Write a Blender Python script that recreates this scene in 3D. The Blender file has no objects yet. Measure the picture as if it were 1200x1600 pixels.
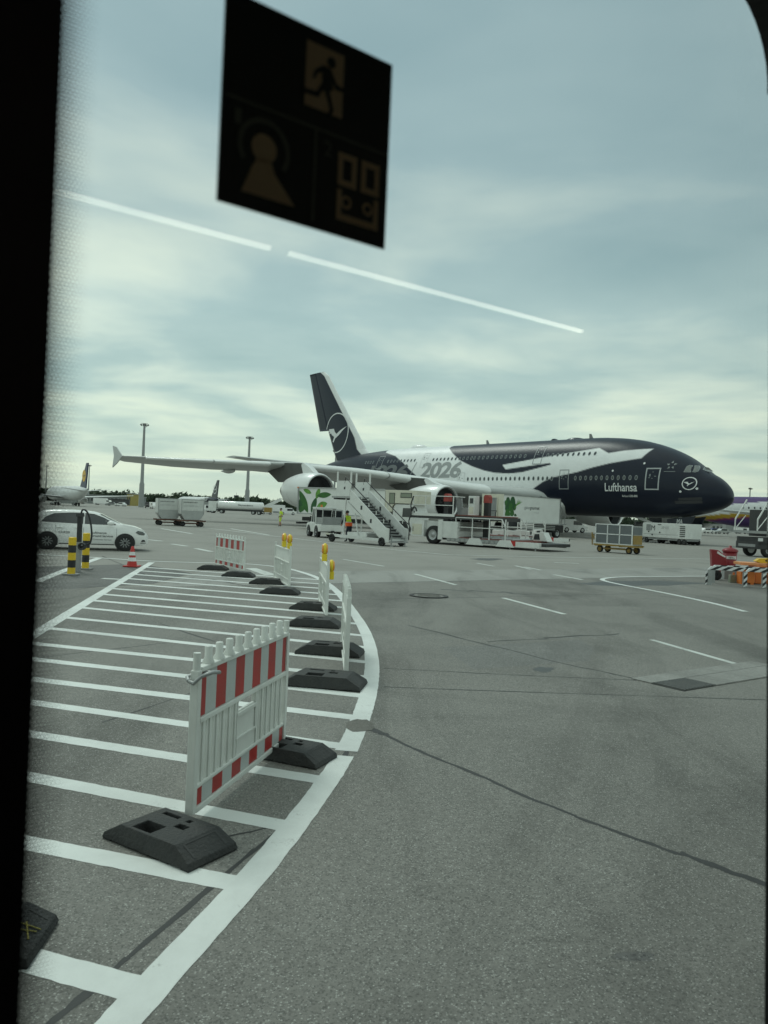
import bpy, bmesh, math, random
import numpy as np
from mathutils import Vector, Matrix
R = math.radians
random.seed(7)
scn = bpy.context.scene
col = scn.collection
# ------------------------------------------------------------------ camera
FPX, CAM_H = 1220.0, 1.75
PITCH, ROLL = math.atan(1.7 / 1220.0), R(2.47)
cam_d = bpy.data.cameras.new('camera')
cam = bpy.data.objects.new('camera', cam_d); col.objects.link(cam); scn.camera = cam
cam_d.sensor_fit = 'HORIZONTAL'; cam_d.sensor_width = 36.0; cam_d.lens = 36.0 * FPX / 1200.0
cam_d.clip_start = 0.02; cam_d.clip_end = 6000
cam.matrix_world = (Matrix.Translation((0, 0, CAM_H)) @ Matrix.Rotation(R(90) + PITCH, 4, 'X') @ Matrix.Rotation(ROLL, 4, 'Z'))
cam_d.dof.use_dof = True; cam_d.dof.focus_distance = 38.0; cam_d.dof.aperture_fstop = 9.5
scn.render.resolution_x, scn.render.resolution_y = 768, 1024
# ------------------------------------------------------------------ view, world, sun
vs = scn.view_settings
vs.view_transform = 'Standard'; vs.look = 'None'; vs.gamma = 1.0; vs.use_curve_mapping = False; vs.exposure = 0.0
SUN_EL, SUN_AZ = R(52), R(-35)           # azimuth measured from +Y towards +X
world = bpy.data.worlds.new('World'); scn.world = world; world.use_nodes = True
wt = world.node_tree; wt.nodes.clear()
def N(t, typ, **kw):
    n = t.nodes.new(typ)
    for k, v in kw.items(): setattr(n, k, v)
    return n
def math_node(t, op, a, b=None, clamp=False):
    n = N(t, 'ShaderNodeMath', operation=op, use_clamp=clamp)
    for i, q in enumerate((a, b)):
        if q is None: continue
        if isinstance(q, (int, float)): n.inputs[i].default_value = q
        else: t.links.new(q, n.inputs[i])
    return n.outputs[0]
def ramp(t, fac, stops):
    n = N(t, 'ShaderNodeValToRGB'); e = n.color_ramp.elements
    while len(e) < len(stops): e.new(0.5)
    for k, (p, c) in zip(e, stops):
        k.position = p; k.color = (*c, 1) if len(c) == 3 else c
    t.links.new(fac, n.inputs[0]); return n.outputs[0]
def mix_rgb(t, fac, a, b, blend='MIX'):
    n = N(t, 'ShaderNodeMixRGB', blend_type=blend)
    for i, q in enumerate((fac, a, b)):
        if isinstance(q, (int, float)): n.inputs[i].default_value = q
        elif isinstance(q, tuple): n.inputs[i].default_value = (*q, 1)
        else: t.links.new(q, n.inputs[i])
    return n.outputs[0]
def noise(t, vec, scale, detail=4, rough=.5, dist=0):
    n = N(t, 'ShaderNodeTexNoise'); n.inputs['Scale'].default_value = scale
    n.inputs['Detail'].default_value = detail; n.inputs['Roughness'].default_value = rough; n.inputs['Distortion'].default_value = dist
    if vec is not None: t.links.new(vec, n.inputs['Vector'])
    return n.outputs['Fac']
sky = N(wt, 'ShaderNodeTexSky', sky_type='NISHITA', sun_disc=False)
sky.sun_elevation = SUN_EL; sky.sun_rotation = SUN_AZ
tc = N(wt, 'ShaderNodeTexCoord'); sep = N(wt, 'ShaderNodeSeparateXYZ'); wt.links.new(tc.outputs['Generated'], sep.inputs[0])
el = math_node(wt, 'MAXIMUM', sep.outputs[2], 0.0)
den = math_node(wt, 'ADD', el, 0.07)
cmb = N(wt, 'ShaderNodeCombineXYZ')
wt.links.new(math_node(wt, 'DIVIDE', sep.outputs[0], den), cmb.inputs[0])
wt.links.new(math_node(wt, 'DIVIDE', sep.outputs[1], den), cmb.inputs[1]); cmb.inputs[2].default_value = 5.2
big = noise(wt, cmb.outputs[0], 0.42, 5, .5, .35)
fine = noise(wt, cmb.outputs[0], 1.35, 6, .52, .4)
cl = math_node(wt, 'ADD', math_node(wt, 'MULTIPLY', big, 0.74), math_node(wt, 'MULTIPLY', fine, 0.26))
cloud = ramp(wt, cl, [(0.36, (.455, .585, .62)), (0.46, (.58, .695, .715)), (0.53, (.81, .875, .835)), (0.62, (1.08, 1.08, .95))])
lowband = ramp(wt, el, [(0.0, (1.0, 1.0, .96)), (0.10, (1.10, 1.09, 1.01)), (0.24, (1.03, 1.04, 1.02)), (0.36, (.80, .84, .87)), (0.55, (.82, .85, .89)), (0.85, (1.05, 1.05, 1.05))])
hz = ramp(wt, el, [(0.0, (1, 1, 1)), (0.045, (.45, .45, .45)), (0.13, (0, 0, 0))])
cloud = mix_rgb(wt, hz, cloud, (.88, .93, .83))
cloud = mix_rgb(wt, 1.0, cloud, lowband, 'MULTIPLY')
skyc = mix_rgb(wt, 1.0, sky.outputs[0], (.10, .10, .10), 'MULTIPLY')
bg = N(wt, 'ShaderNodeBackground'); wt.links.new(mix_rgb(wt, 0.94, skyc, cloud), bg.inputs[0]); bg.inputs[1].default_value = 0.97
wo = N(wt, 'ShaderNodeOutputWorld'); wt.links.new(bg.outputs[0], wo.inputs[0])
sun_d = bpy.data.lights.new('sun', 'SUN'); sun_d.energy = 1.15; sun_d.angle = R(14); sun_d.color = (1, .97, .92)
sun = bpy.data.objects.new('sun', sun_d); col.objects.link(sun)
sdir = Vector((math.sin(SUN_AZ) * math.cos(SUN_EL), math.cos(SUN_AZ) * math.cos(SUN_EL), math.sin(SUN_EL)))
sun.rotation_euler = sdir.to_track_quat('Z', 'Y').to_euler(); sun.location = (0, 0, 60)
# ------------------------------------------------------------------ photo pixel -> direction -> place on the ground
def ray(px, py):
    ix, iy = px - 600.0, 800.0 - py
    c, s = math.cos(ROLL), math.sin(ROLL); X, U = ix * c - iy * s, ix * s + iy * c
    c, s = math.cos(PITCH), math.sin(PITCH)
    return np.array([X, FPX * c - U * s, FPX * s + U * c]) / FPX
def G(px, py, z=0.0):
    r = ray(px, py); t = (z - CAM_H) / r[2]; return np.array([r[0] * t, r[1] * t])
def GD(px, d):                          # a point on the ground at depth d in the column px near the horizon
    r = ray(px, 776 + .0432 * px); return np.array([r[0] / r[1] * d, d])
# ------------------------------------------------------------------ helpers
class MB:
    def __init__(s): s.v = []; s.f = []; s.sm = []; s.mi = []; s.cur = 0
    def add(s, vs_, fs, smooth=False):
        o = len(s.v); s.v += [tuple(map(float, q)) for q in vs_]
        for q in fs: s.f.append(tuple(i + o for i in q)); s.sm.append(smooth); s.mi.append(s.cur)
        return s
    def box(s, c, d, rz=0.0, ry=0.0):
        M = Matrix.Rotation(rz, 3, 'Z') @ Matrix.Rotation(ry, 3, 'Y')
        P = [Vector(c) + M @ Vector((x * d[0] / 2, y * d[1] / 2, z * d[2] / 2)) for z in (-1, 1) for x, y in ((-1, -1), (1, -1), (1, 1), (-1, 1))]
        return s.add(P, [(3, 2, 1, 0), (4, 5, 6, 7), (0, 1, 5, 4), (1, 2, 6, 5), (2, 3, 7, 6), (3, 0, 4, 7)])
    def b(s, x0, x1, y0, y1, z0, z1):
        return s.box(((x0 + x1) / 2, (y0 + y1) / 2, (z0 + z1) / 2), (x1 - x0, y1 - y0, z1 - z0))
    def bar(s, p, q, w, h=None):
        p, q = Vector(p), Vector(q); h = h or w; d = (q - p).normalized()
        a = d.cross(Vector((0, 0, 1)))
        a = a.normalized() if a.length > 1e-4 else Vector((1, 0, 0))
        c = a.cross(d).normalized()
        P = [e + a * x * w / 2 + c * y * h / 2 for e in (p, q) for x, y in ((-1, -1), (1, -1), (1, 1), (-1, 1))]
        return s.add(P, [(0, 1, 2, 3), (7, 6, 5, 4), (4, 5, 1, 0), (5, 6, 2, 1), (6, 7, 3, 2), (7, 4, 0, 3)])
    def tube(s, pts, r, n=8, cap=True, smooth=True):
        pts = [Vector(p) for p in pts]; k = len(pts)
        rs = r if isinstance(r, (list, tuple)) else [r] * k
        a = None; vs_ = []
        for i, p in enumerate(pts):
            d = ((pts[min(i + 1, k - 1)] - p).normalized() + (p - pts[max(i - 1, 0)]).normalized()).normalized()
            if a is None:
                a = d.orthogonal().normalized()
            a = (a - d * a.dot(d)).normalized(); c = d.cross(a)
            vs_ += [p + (a * math.cos(2 * math.pi * j / n) + c * math.sin(2 * math.pi * j / n)) * rs[i] for j in range(n)]
        fs = [(i * n + j, i * n + (j + 1) % n, (i + 1) * n + (j + 1) % n, (i + 1) * n + j) for i in range(k - 1) for j in range(n)]
        s.add(vs_, fs, smooth)
        if cap:
            s.add(vs_[:n], [tuple(range(n - 1, -1, -1))]); s.add(vs_[-n:], [tuple(range(n))])
        return s
    def cyl(s, p, q, r, r2=None, n=16, cap=True): return s.tube([p, q], [r, r if r2 is None else r2], n, cap)
    def prism(s, poly, axis, a, b):
        k = len(poly)
        def P(u, v, w): return (u, w, v) if axis == 'y' else ((w, u, v) if axis == 'x' else (u, v, w))
        vs_ = [P(u, v, a) for u, v in poly] + [P(u, v, b) for u, v in poly]
        return s.add(vs_, [tuple(range(k)), tuple(range(2 * k - 1, k - 1, -1))] + [(i + k, (i + 1) % k + k, (i + 1) % k, i) for i in range(k)])
    def lathe(s, prof, o=(0, 0, 0), axis='x', n=24, smooth=True):
        vs_ = []
        for t, r in prof:
            for j in range(n):
                c, q = math.cos(2 * math.pi * j / n) * r, math.sin(2 * math.pi * j / n) * r
                vs_.append((o[0] + t, o[1] + c, o[2] + q) if axis == 'x' else ((o[0] + c, o[1] + t, o[2] + q) if axis == 'y' else (o[0] + c, o[1] + q, o[2] + t)))
        k = len(prof)
        return s.add(vs_, [(i * n + j, i * n + (j + 1) % n, (i + 1) * n + (j + 1) % n, (i + 1) * n + j) for i in range(k - 1) for j in range(n)], smooth)
    def grid(s, rows, smooth=True, close=False):
        m = len(rows[0]); vs_ = [p for r_ in rows for p in r_]; fs = []
        for i in range(len(rows) - 1):
            for j in range(m if close else m - 1):
                fs.append((i * m + j, i * m + (j + 1) % m, (i + 1) * m + (j + 1) % m, (i + 1) * m + j))
        return s.add(vs_, fs, smooth)
    def mat(s, i): s.cur = i; return s
    def mesh(s, name, bevel=0):
        me = bpy.data.meshes.new(name); me.from_pydata(s.v, [], s.f)
        me.polygons.foreach_set('use_smooth', s.sm); me.polygons.foreach_set('material_index', s.mi)
        bm = bmesh.new(); bm.from_mesh(me)
        bmesh.ops.recalc_face_normals(bm, faces=bm.faces)
        if bevel: bmesh.ops.bevel(bm, geom=[e for e in bm.edges if len(e.link_faces) == 2 and e.calc_face_angle(0) > .6 and not (e.link_faces[0].smooth)], offset=bevel, segments=2, profile=.6, affect='EDGES')
        bm.to_mesh(me); bm.free(); me.update(); return me
    def build(s, name, mats, parent=None, bevel=0):
        me = s.mesh(name, bevel)
        return link(name, me, mats, parent)
def link(name, me, mats, parent=None):
    for m in (mats if isinstance(mats, (list, tuple)) else [mats]): me.materials.append(m)
    o = bpy.data.objects.new(name, me); col.objects.link(o)
    if parent is not None: o.parent = parent
    return o
def tag(o, label=None, cat=None, group=None, kind=None):
    if label: o['label'] = label
    if cat: o['category'] = cat
    if group: o['group'] = group
    if kind: o['kind'] = kind
    return o
def thing(name, label, cat, loc=(0, 0, 0), rz=0.0, group=None):
    o = bpy.data.objects.new(name, None); col.objects.link(o); o.empty_display_size = .2
    o.location = (float(loc[0]), float(loc[1]), float(loc[2]) if len(loc) > 2 else 0.0); o.rotation_euler = (0, 0, rz)
    return tag(o, label, cat, group)
def copy_tree(o, parent=None):
    c = o.copy(); col.objects.link(c)
    if parent is not None: c.parent = parent
    for ch in list(o.children): copy_tree(ch, c)
    return c
def pmat(name, c, rough=.5, metal=0.0, var=.12, scale=6.0, bump=0.0, coat=0.0, dirt=0.0, spec=.5):
    m = bpy.data.materials.new(name); m.use_nodes = True; t = m.node_tree; p = t.nodes['Principled BSDF']
    tcn = N(t, 'ShaderNodeTexCoord'); nz = noise(t, tcn.outputs['Object'], scale, 6, .6)
    k = ramp(t, nz, [(.3, (1 - var,) * 3), (.7, (1 + var * .5,) * 3)])
    cc = mix_rgb(t, 1.0, tuple(c), k, 'MULTIPLY')
    if dirt:
        n2 = noise(t, tcn.outputs['Object'], scale * .35, 8, .7, 1.0)
        d = ramp(t, n2, [(.45, (0, 0, 0)), (.75, (dirt,) * 3)])
        cc = mix_rgb(t, d, cc, (.09, .08, .065))
    t.links.new(cc, p.inputs['Base Color']); p.inputs['Metallic'].default_value = metal
    p.inputs['Coat Weight'].default_value = coat; p.inputs['Specular IOR Level'].default_value = spec
    rr = ramp(t, nz, [(.3, (max(rough - .08, 0),) * 3), (.7, (min(rough + .1, 1),) * 3)]); t.links.new(rr, p.inputs['Roughness'])
    if bump:
        bn = N(t, 'ShaderNodeBump'); bn.inputs['Strength'].default_value = bump; bn.inputs['Distance'].default_value = .02
        t.links.new(noise(t, tcn.outputs['Object'], scale * 6, 4), bn.inputs['Height']); t.links.new(bn.outputs[0], p.inputs['Normal'])
    return m
def emit_mat(name, c, k):
    m = bpy.data.materials.new(name); m.use_nodes = True; p = m.node_tree.nodes['Principled BSDF']
    p.inputs['Base Color'].default_value = (*c, 1); p.inputs['Emission Color'].default_value = (*c, 1); p.inputs['Emission Strength'].default_value = k
    return m
def glass_mat(name, c=(.03, .035, .04), rough=.08):
    m = pmat(name, c, rough, 0, .05, 3); m.node_tree.nodes['Principled BSDF'].inputs['Specular IOR Level'].default_value = .8
    return m
MAT = dict(
    white=pmat('white_paint', (.74, .75, .73), .38, 0, .06, 3, 0, .2, .18), cream=pmat('cream_paint', (.68, .66, .55), .45, 0, .07, 2, 0, .1, .2),
    clean=pmat('clean_white_paint', (.80, .80, .79), .22, 0, .03, 2, 0, .6), rubber=pmat('tyre_rubber', (.022, .022, .022), .8, 0, .2, 9),
    black=pmat('black_paint', (.02, .021, .023), .5, 0, .2, 4), dark=pmat('dark_steel', (.055, .057, .06), .55, .3, .3, 5, 0, 0, .4),
    steel=pmat('galvanised_steel', (.40, .41, .41), .45, .7, .15, 6), alu=pmat('aluminium_sheet', (.42, .43, .43), .38, .75, .12, 3),
    red=pmat('red_paint', (.50, .035, .03), .45, 0, .15, 5), deckred=pmat('faded_red_deck', (.26, .06, .045), .7, 0, .35, 4, 0, 0, .4),
    yellow=pmat('yellow_paint', (.75, .50, .02), .4, 0, .1, 6), orange=pmat('orange_plastic', (.72, .19, .03), .45, 0, .12, 4),
    ochre=pmat('ochre_frame_paint', (.34, .22, .055), .55, 0, .25, 6, 0, 0, .3), glass=glass_mat('vehicle_glass'), paleglass=glass_mat('pale_window_glass', (.20, .23, .17), .15),  # second glass is one even, paler colour
    grey=pmat('grey_paint', (.30, .31, .31), .5, 0, .12, 4, 0, 0, .3), hub=pmat('wheel_hub', (.45, .46, .46), .4, .5, .2, 8),
    brown=pmat('rust_brown_frame', (.13, .06, .04), .65, 0, .3, 6), hivis=pmat('hi_vis_yellow_cloth', (.58, .78, .04), .8, 0, .1, 12),
    hiorange=pmat('hi_vis_orange_cloth', (.85, .13, .03), .8, 0, .1, 12), navy=pmat('navy_cloth', (.02, .025, .04), .85, 0, .2, 12),
    skin=pmat('skin', (.45, .26, .18), .6, 0, .05, 8), hair=pmat('dark_hair', (.03, .022, .018), .7, 0, .2, 20), reflect=pmat('reflective_tape', (.6, .62, .6), .4, 0, .05, 8),
    ink=pmat('dark_print', (.03, .032, .036), .5, 0, .05, 3), inkgrey=pmat('grey_print', (.30, .31, .32), .5, 0, .05, 3), whiteprint=pmat('white_print', (.75, .76, .76), .4, 0, .03, 3))
def wheel(name, parent, x, y, r, w, side, hub=None, hr=.58, n=20):
    """a wheel with tyre and rim, axle along y; side=+1 shows its face to +y"""
    t = MB(); t.lathe([(-w / 2, r * hr), (-w / 2, r * .93), (-w * .36, r), (w * .36, r), (w / 2, r * .93), (w / 2, r * hr)], (x, y, r), 'y', n)
    o = t.build(name, MAT['rubber'], parent)
    h = MB(); f_ = y + side * w / 2
    h.lathe([(side * (w / 2 - .005), r * hr), (side * (w / 2 - .05), r * hr * .8), (side * (w / 2 - .07), r * hr * .45), (side * (w / 2 - .01), r * hr * .32), (side * (w / 2), .001)], (x, y, r), 'y', n)
    h.lathe([(-side * (w / 2 - .01), r * hr), (-side * (w / 2 - .03), .001)], (x, y, r), 'y', n)
    h.build('rim', hub or MAT['hub'], o)
    return o
def text_tris(s_, size=1.0, shear=0.0, offset=0.0, align='LEFT', spacing=1.0):
    cu = bpy.data.curves.new('t', 'FONT'); cu.body = s_; cu.size = size; cu.shear = shear; cu.offset = offset; cu.align_x = align
    cu.resolution_u = 3; cu.space_character = spacing
    o = bpy.data.objects.new('t', cu); col.objects.link(o); bpy.context.view_layer.update()
    me = bpy.data.meshes.new_from_object(o.evaluated_get(bpy.context.evaluated_depsgraph_get()))
    bpy.data.objects.remove(o); bpy.data.curves.remove(cu); return me
def fit_text(s_, w, h, shear=0.0, offset=0.0, spacing=1.0):
    """text mesh scaled into the box 0..w, 0..h"""
    me = text_tris(s_, 1, shear, offset, 'LEFT', spacing); n = len(me.vertices)
    a = np.empty(n * 3); me.vertices.foreach_get('co', a); a = a.reshape(-1, 3)
    lo, hi = a.min(0), a.max(0); a[:, 0] = (a[:, 0] - lo[0]) / (hi[0] - lo[0]) * w; a[:, 1] = (a[:, 1] - lo[1]) / (hi[1] - lo[1]) * h; a[:, 2] = 0
    me.vertices.foreach_set('co', a.ravel()); me.update(); return me
def place_mesh(me, fn):
    for v in me.vertices: v.co = Vector(fn(v.co.x, v.co.y))
    me.update(); return me
def cut_grid(me, xs, ys):
    bm = bmesh.new(); bm.from_mesh(me)
    for x in xs: bmesh.ops.bisect_plane(bm, geom=bm.verts[:] + bm.edges[:] + bm.faces[:], plane_co=(x, 0, 0), plane_no=(1, 0, 0))
    for y in ys: bmesh.ops.bisect_plane(bm, geom=bm.verts[:] + bm.edges[:] + bm.faces[:], plane_co=(0, y, 0), plane_no=(0, 1, 0))
    bmesh.ops.triangulate(bm, faces=bm.faces[:]); bm.to_mesh(me); bm.free(); return me
def flat_poly(poly):
    me = bpy.data.meshes.new('print'); bm = bmesh.new(); vs_ = [bm.verts.new((x, y, 0)) for x, y in poly]
    f_ = bm.faces.new(vs_); bmesh.ops.triangulate(bm, faces=[f_]); bm.to_mesh(me); bm.free(); return me
def ring_poly(r0, r1, n=48, a0=0, a1=2 * math.pi):
    me = bpy.data.meshes.new('ring'); vs_ = []; fs = []
    for i in range(n + 1):
        a = a0 + (a1 - a0) * i / n
        vs_ += [(r0 * math.cos(a), r0 * math.sin(a), 0), (r1 * math.cos(a), r1 * math.sin(a), 0)]
    fs = [(2 * i, 2 * i + 1, 2 * i + 3, 2 * i + 2) for i in range(n)]
    me.from_pydata(vs_, [], fs); return me
def join_meshes(ms):
    v = []; f_ = []
    for m in ms:
        o = len(v); v += [tuple(q.co) for q in m.vertices]; f_ += [tuple(i + o for i in p.vertices) for p in m.polygons]
    me = bpy.data.meshes.new('print'); me.from_pydata(v, [], f_); return me
# the flying crane emblem, in a unit circle (nose to +x)
CRANE = [(-.93, .15), (-.68, .22), (-.25, .22), (-.17, .07), (0, -.05), (.34, .12), (.62, .22), (.84, .29), (.5, .08), (.2, -.13), (-.10, -.27), (-.26, -.47), (-.34, -.42), (-.2, -.19), (-.42, -.09), (-.5, .0), (-.72, -.02), (-.58, .06), (-.90, .08)]
def smooth_interp(xs, ys):
    xs = np.array(xs, float); ys = np.array(ys, float); h = np.diff(xs); dl = np.diff(ys) / h; m = np.zeros_like(ys)
    for i in range(1, len(xs) - 1):
        if dl[i - 1] * dl[i] > 0:
            w1, w2 = 2 * h[i] + h[i - 1], h[i] + 2 * h[i - 1]; m[i] = (w1 + w2) / (w1 / dl[i - 1] + w2 / dl[i])
    m[0], m[-1] = dl[0], dl[-1]
    def fn(x):
        x = np.clip(np.asarray(x, float), xs[0], xs[-1]); i = np.clip(np.searchsorted(xs, x) - 1, 0, len(h) - 1); t = (x - xs[i]) / h[i]
        return ((1 + 2 * t) * (1 - t) ** 2 * ys[i] + t * (1 - t) ** 2 * h[i] * m[i] + t * t * (3 - 2 * t) * ys[i + 1] + t * t * (t - 1) * h[i] * m[i + 1])
    return fn
def in_poly(x, y, poly):
    r = np.zeros(x.shape, bool); k = len(poly)
    for i in range(k):
        (x0, y0), (x1, y1) = poly[i], poly[(i + 1) % k]
        if y0 == y1: continue
        r ^= ((y0 > y) != (y1 > y)) & (x < (x1 - x0) * (y - y0) / (y1 - y0) + x0)
    return r
def color_mesh(name, V, F, C, mat_, parent=None):
    me = bpy.data.meshes.new(name); me.vertices.add(len(V)); me.vertices.foreach_set('co', np.asarray(V, np.float32).ravel())
    F = np.asarray(F, np.int32); me.loops.add(F.size); me.loops.foreach_set('vertex_index', F.ravel())
    me.polygons.add(len(F)); me.polygons.foreach_set('loop_start', np.arange(0, F.size, 4, dtype=np.int32)); me.polygons.foreach_set('loop_total', np.full(len(F), 4, np.int32))
    me.update(calc_edges=True); me.polygons.foreach_set('use_smooth', np.ones(len(F), bool))
    a = me.color_attributes.new('livery', 'FLOAT_COLOR', 'POINT'); a.data.foreach_set('color', np.c_[C, np.ones(len(C))].astype(np.float32).ravel())
    return link(name, me, mat_, parent)
def livery_mat(name, rough=.3, coat=.3):
    m = bpy.data.materials.new(name); m.use_nodes = True; t = m.node_tree; p = t.nodes['Principled BSDF']
    a = N(t, 'ShaderNodeAttribute', attribute_name='livery'); tcn = N(t, 'ShaderNodeTexCoord')
    k = ramp(t, noise(t, tcn.outputs['Object'], .8, 6, .6), [(.3, (.93,) * 3), (.7, (1.03,) * 3)])
    t.links.new(mix_rgb(t, 1.0, a.outputs['Color'], k, 'MULTIPLY'), p.inputs['Base Color'])
    p.inputs['Roughness'].default_value = rough; p.inputs['Coat Weight'].default_value = coat; p.inputs['Coat Roughness'].default_value = .15; p.inputs['Specular IOR Level'].default_value = .33
    return m
LIV = livery_mat('airline_livery', .36, .0)
# ================================================================== GROUND
def ground_mat(name, base, speck=.0, dark=.0, cell=95.0, bands=0.0, stain=.25, tint=(1, 1, .97), bump=.35):
    m = bpy.data.materials.new(name); m.use_nodes = True; t = m.node_tree; p = t.nodes['Principled BSDF']
    tcn = N(t, 'ShaderNodeTexCoord'); o = tcn.outputs['Object']
    c = tuple(base * q for q in tint); cc = c
    big_ = ramp(t, noise(t, o, .35, 8, .62, .6), [(.3, (1 - stain,) * 3), (.5, (1, 1, 1)), (.72, (1 + stain * .45,) * 3)])
    cc = mix_rgb(t, 1.0, c, big_, 'MULTIPLY')
    fin = ramp(t, noise(t, o, 22, 5, .65), [(.3, (.86,) * 3), (.7, (1.12,) * 3)])
    cc = mix_rgb(t, 1.0, cc, fin, 'MULTIPLY')
    if not bands:
        mp = N(t, 'ShaderNodeMapping'); mp.inputs['Scale'].default_value = (.9, .16, 1); mp.inputs['Rotation'].default_value = (0, 0, R(38)); t.links.new(o, mp.inputs[0])
        tm = ramp(t, noise(t, mp.outputs[0], .8, 7, .66, .8), [(.36, (.74,) * 3), (.48, (1, 1, 1)), (.66, (1.09,) * 3)])
        cc = mix_rgb(t, 1.0, cc, tm, 'MULTIPLY')
    if bands:
        mp = N(t, 'ShaderNodeMapping'); mp.inputs['Scale'].default_value = (.006, .085, 1); mp.inputs['Rotation'].default_value = (0, 0, R(-4)); t.links.new(o, mp.inputs[0])
        bd = ramp(t, noise(t, mp.outputs[0], 1.0, 4, .6), [(.32, (1 - bands,) * 3), (.5, (1, 1, 1)), (.68, (1 + bands * .5,) * 3)])
        cc = mix_rgb(t, 1.0, cc, bd, 'MULTIPLY')
    if speck:
        vo = N(t, 'ShaderNodeTexVoronoi'); vo.inputs['Scale'].default_value = cell; vo.inputs['Randomness'].default_value = 1; t.links.new(o, vo.inputs['Vector'])
        sp = N(t, 'ShaderNodeSeparateColor'); t.links.new(vo.outputs['Color'], sp.inputs[0])
        core = math_node(t, 'LESS_THAN', vo.outputs['Distance'], .55)
        k1 = math_node(t, 'MULTIPLY', ramp(t, sp.outputs[0], [(.80, (0,) * 3), (.96, (1,) * 3)]), core)
        cc = mix_rgb(t, math_node(t, 'MULTIPLY', k1, speck), cc, (.52, .52, .49))
        k2 = ramp(t, sp.outputs[1], [(.05, (1,) * 3), (.42, (0,) * 3)])
        cc = mix_rgb(t, math_node(t, 'MULTIPLY', k2, dark), cc, (.035, .036, .035))
        bn = N(t, 'ShaderNodeBump'); bn.inputs['Strength'].default_value = bump; bn.inputs['Distance'].default_value = .004
        t.links.new(vo.outputs['Distance'], bn.inputs['Height']); t.links.new(bn.outputs[0], p.inputs['Normal'])
    t.links.new(cc, p.inputs['Base Color']); p.inputs['Roughness'].default_value = .82; p.inputs['Specular IOR Level'].default_value = .35
    return m
M_APRON = ground_mat('far_apron_concrete', .27, 0, 0, 60, .10, .16, (1, .965, .885))
M_ASPH = ground_mat('aged_asphalt', .205, .62, .5, 135, 0, .34, (1, .965, .89))
M_STRIP = ground_mat('pale_concrete_strip', .30, .3, .2, 80, 0, .14, (1, .985, .93))
M_PATCH = ground_mat('grey_mortar_patch', .15, .2, .2, 120, 0, .2, (1, .95, .86))
M_DARKPATCH = ground_mat('darker_asphalt_patch', .15, .5, .6, 92, 0, .3, (1, .98, .95))
M_SEAM = pmat('tar_seam', (.045, .045, .045), .7, 0, .4, 3)
def paint_mat(name, c, wear):
    m = bpy.data.materials.new(name); m.use_nodes = True; t = m.node_tree; p = t.nodes['Principled BSDF']
    tcn = N(t, 'ShaderNodeTexCoord'); o = tcn.outputs['Object']
    a = noise(t, o, 3.0, 9, .72, .4); b2 = noise(t, o, 70, 3, .6)
    w = ramp(t, math_node(t, 'ADD', math_node(t, 'MULTIPLY', a, .62), math_node(t, 'MULTIPLY', b2, .38)), [(.5 + .14 * (1 - wear), (0,) * 3), (.66 + .1 * (1 - wear), (1,) * 3)])
    k = ramp(t, noise(t, o, .9, 8, .7, .5), [(.3, (.80,) * 3), (.55, (1, 1, 1)), (.75, (1.04,) * 3)])
    t.links.new(mix_rgb(t, w, mix_rgb(t, 1.0, c, k, 'MULTIPLY'), (.19, .19, .18)), p.inputs['Base Color']); p.inputs['Roughness'].default_value = .6
    return m
M_LINE = paint_mat('road_marking_paint', (.70, .72, .70), .35); M_WORN = paint_mat('worn_marking_paint', (.62, .64, .61), .85)
def sheet(name, poly, z, m, parent=None, kind='structure'):
    me = bpy.data.meshes.new(name); bm = bmesh.new()
    f_ = bm.faces.new([bm.verts.new((float(p[0]), float(p[1]), z)) for p in poly]); bmesh.ops.triangulate(bm, faces=[f_])
    bmesh.ops.recalc_face_normals(bm, faces=bm.faces)
    if bm.faces[0].normal.z < 0: bmesh.ops.reverse_faces(bm, faces=bm.faces)
    bm.to_mesh(me); bm.free()
    o = link(name, me, m, parent)
    if parent is None: tag(o, kind=kind)
    return o
def catmull(P, k=8):
    P = [np.array(p, float) for p in P]; Q = [2 * P[0] - P[1]] + P + [2 * P[-1] - P[-2]]; out = []
    for i in range(1, len(Q) - 2):
        for j in range(k):
            t = j / k; a, b, c, d = Q[i - 1], Q[i], Q[i + 1], Q[i + 2]
            out.append(.5 * (2 * b + (c - a) * t + (2 * a - 5 * b + 4 * c - d) * t * t + (3 * b - a - 3 * c + d) * t ** 3))
    return out + [P[-1]]
def ribbon(name, P, w, z, m, parent=None, jit=0.0, kind='structure'):
    P = [np.array(p, float) for p in P]; L_, R_ = [], []
    if name == 'painted_line':
        Q = [P[0]]
        for a, b_ in zip(P[:-1], P[1:]):
            k = max(1, min(60, int(np.linalg.norm(b_ - a) / (.05 if np.linalg.norm(a) < 9 else .25)))); Q += [a + (b_ - a) * i / k for i in range(1, k + 1)]
        P = Q; jit = .035
    for i, p in enumerate(P):
        d = P[min(i + 1, len(P) - 1)] - P[max(i - 1, 0)]; d = d / (np.linalg.norm(d) + 1e-9); n = np.array([-d[1], d[0]])
        w2 = w / 2 * (1 + jit * random.uniform(-1, 1)); o = n * random.uniform(-1, 1) * jit * w * .25
        L_.append((*(p + o + n * w2), z)); R_.append((*(p + o - n * w2), z))
    b = MB(); b.grid([L_, R_], False); me = b.mesh(name)
    if me.polygons[0].normal.z < 0: me.flip_normals()
    o = link(name, me, m, parent)
    if parent is None: tag(o, kind=kind)
    return o
def jag(a, b, n, amp):
    a, b = np.array(a, float), np.array(b, float); d = b - a; nn = np.array([-d[1], d[0]]) / np.linalg.norm(d); o = 0; out = []
    for i in range(n + 1):
        o = .7 * o + random.uniform(-1, 1) * amp; out.append(a + d * i / n + nn * o)
    return out
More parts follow.
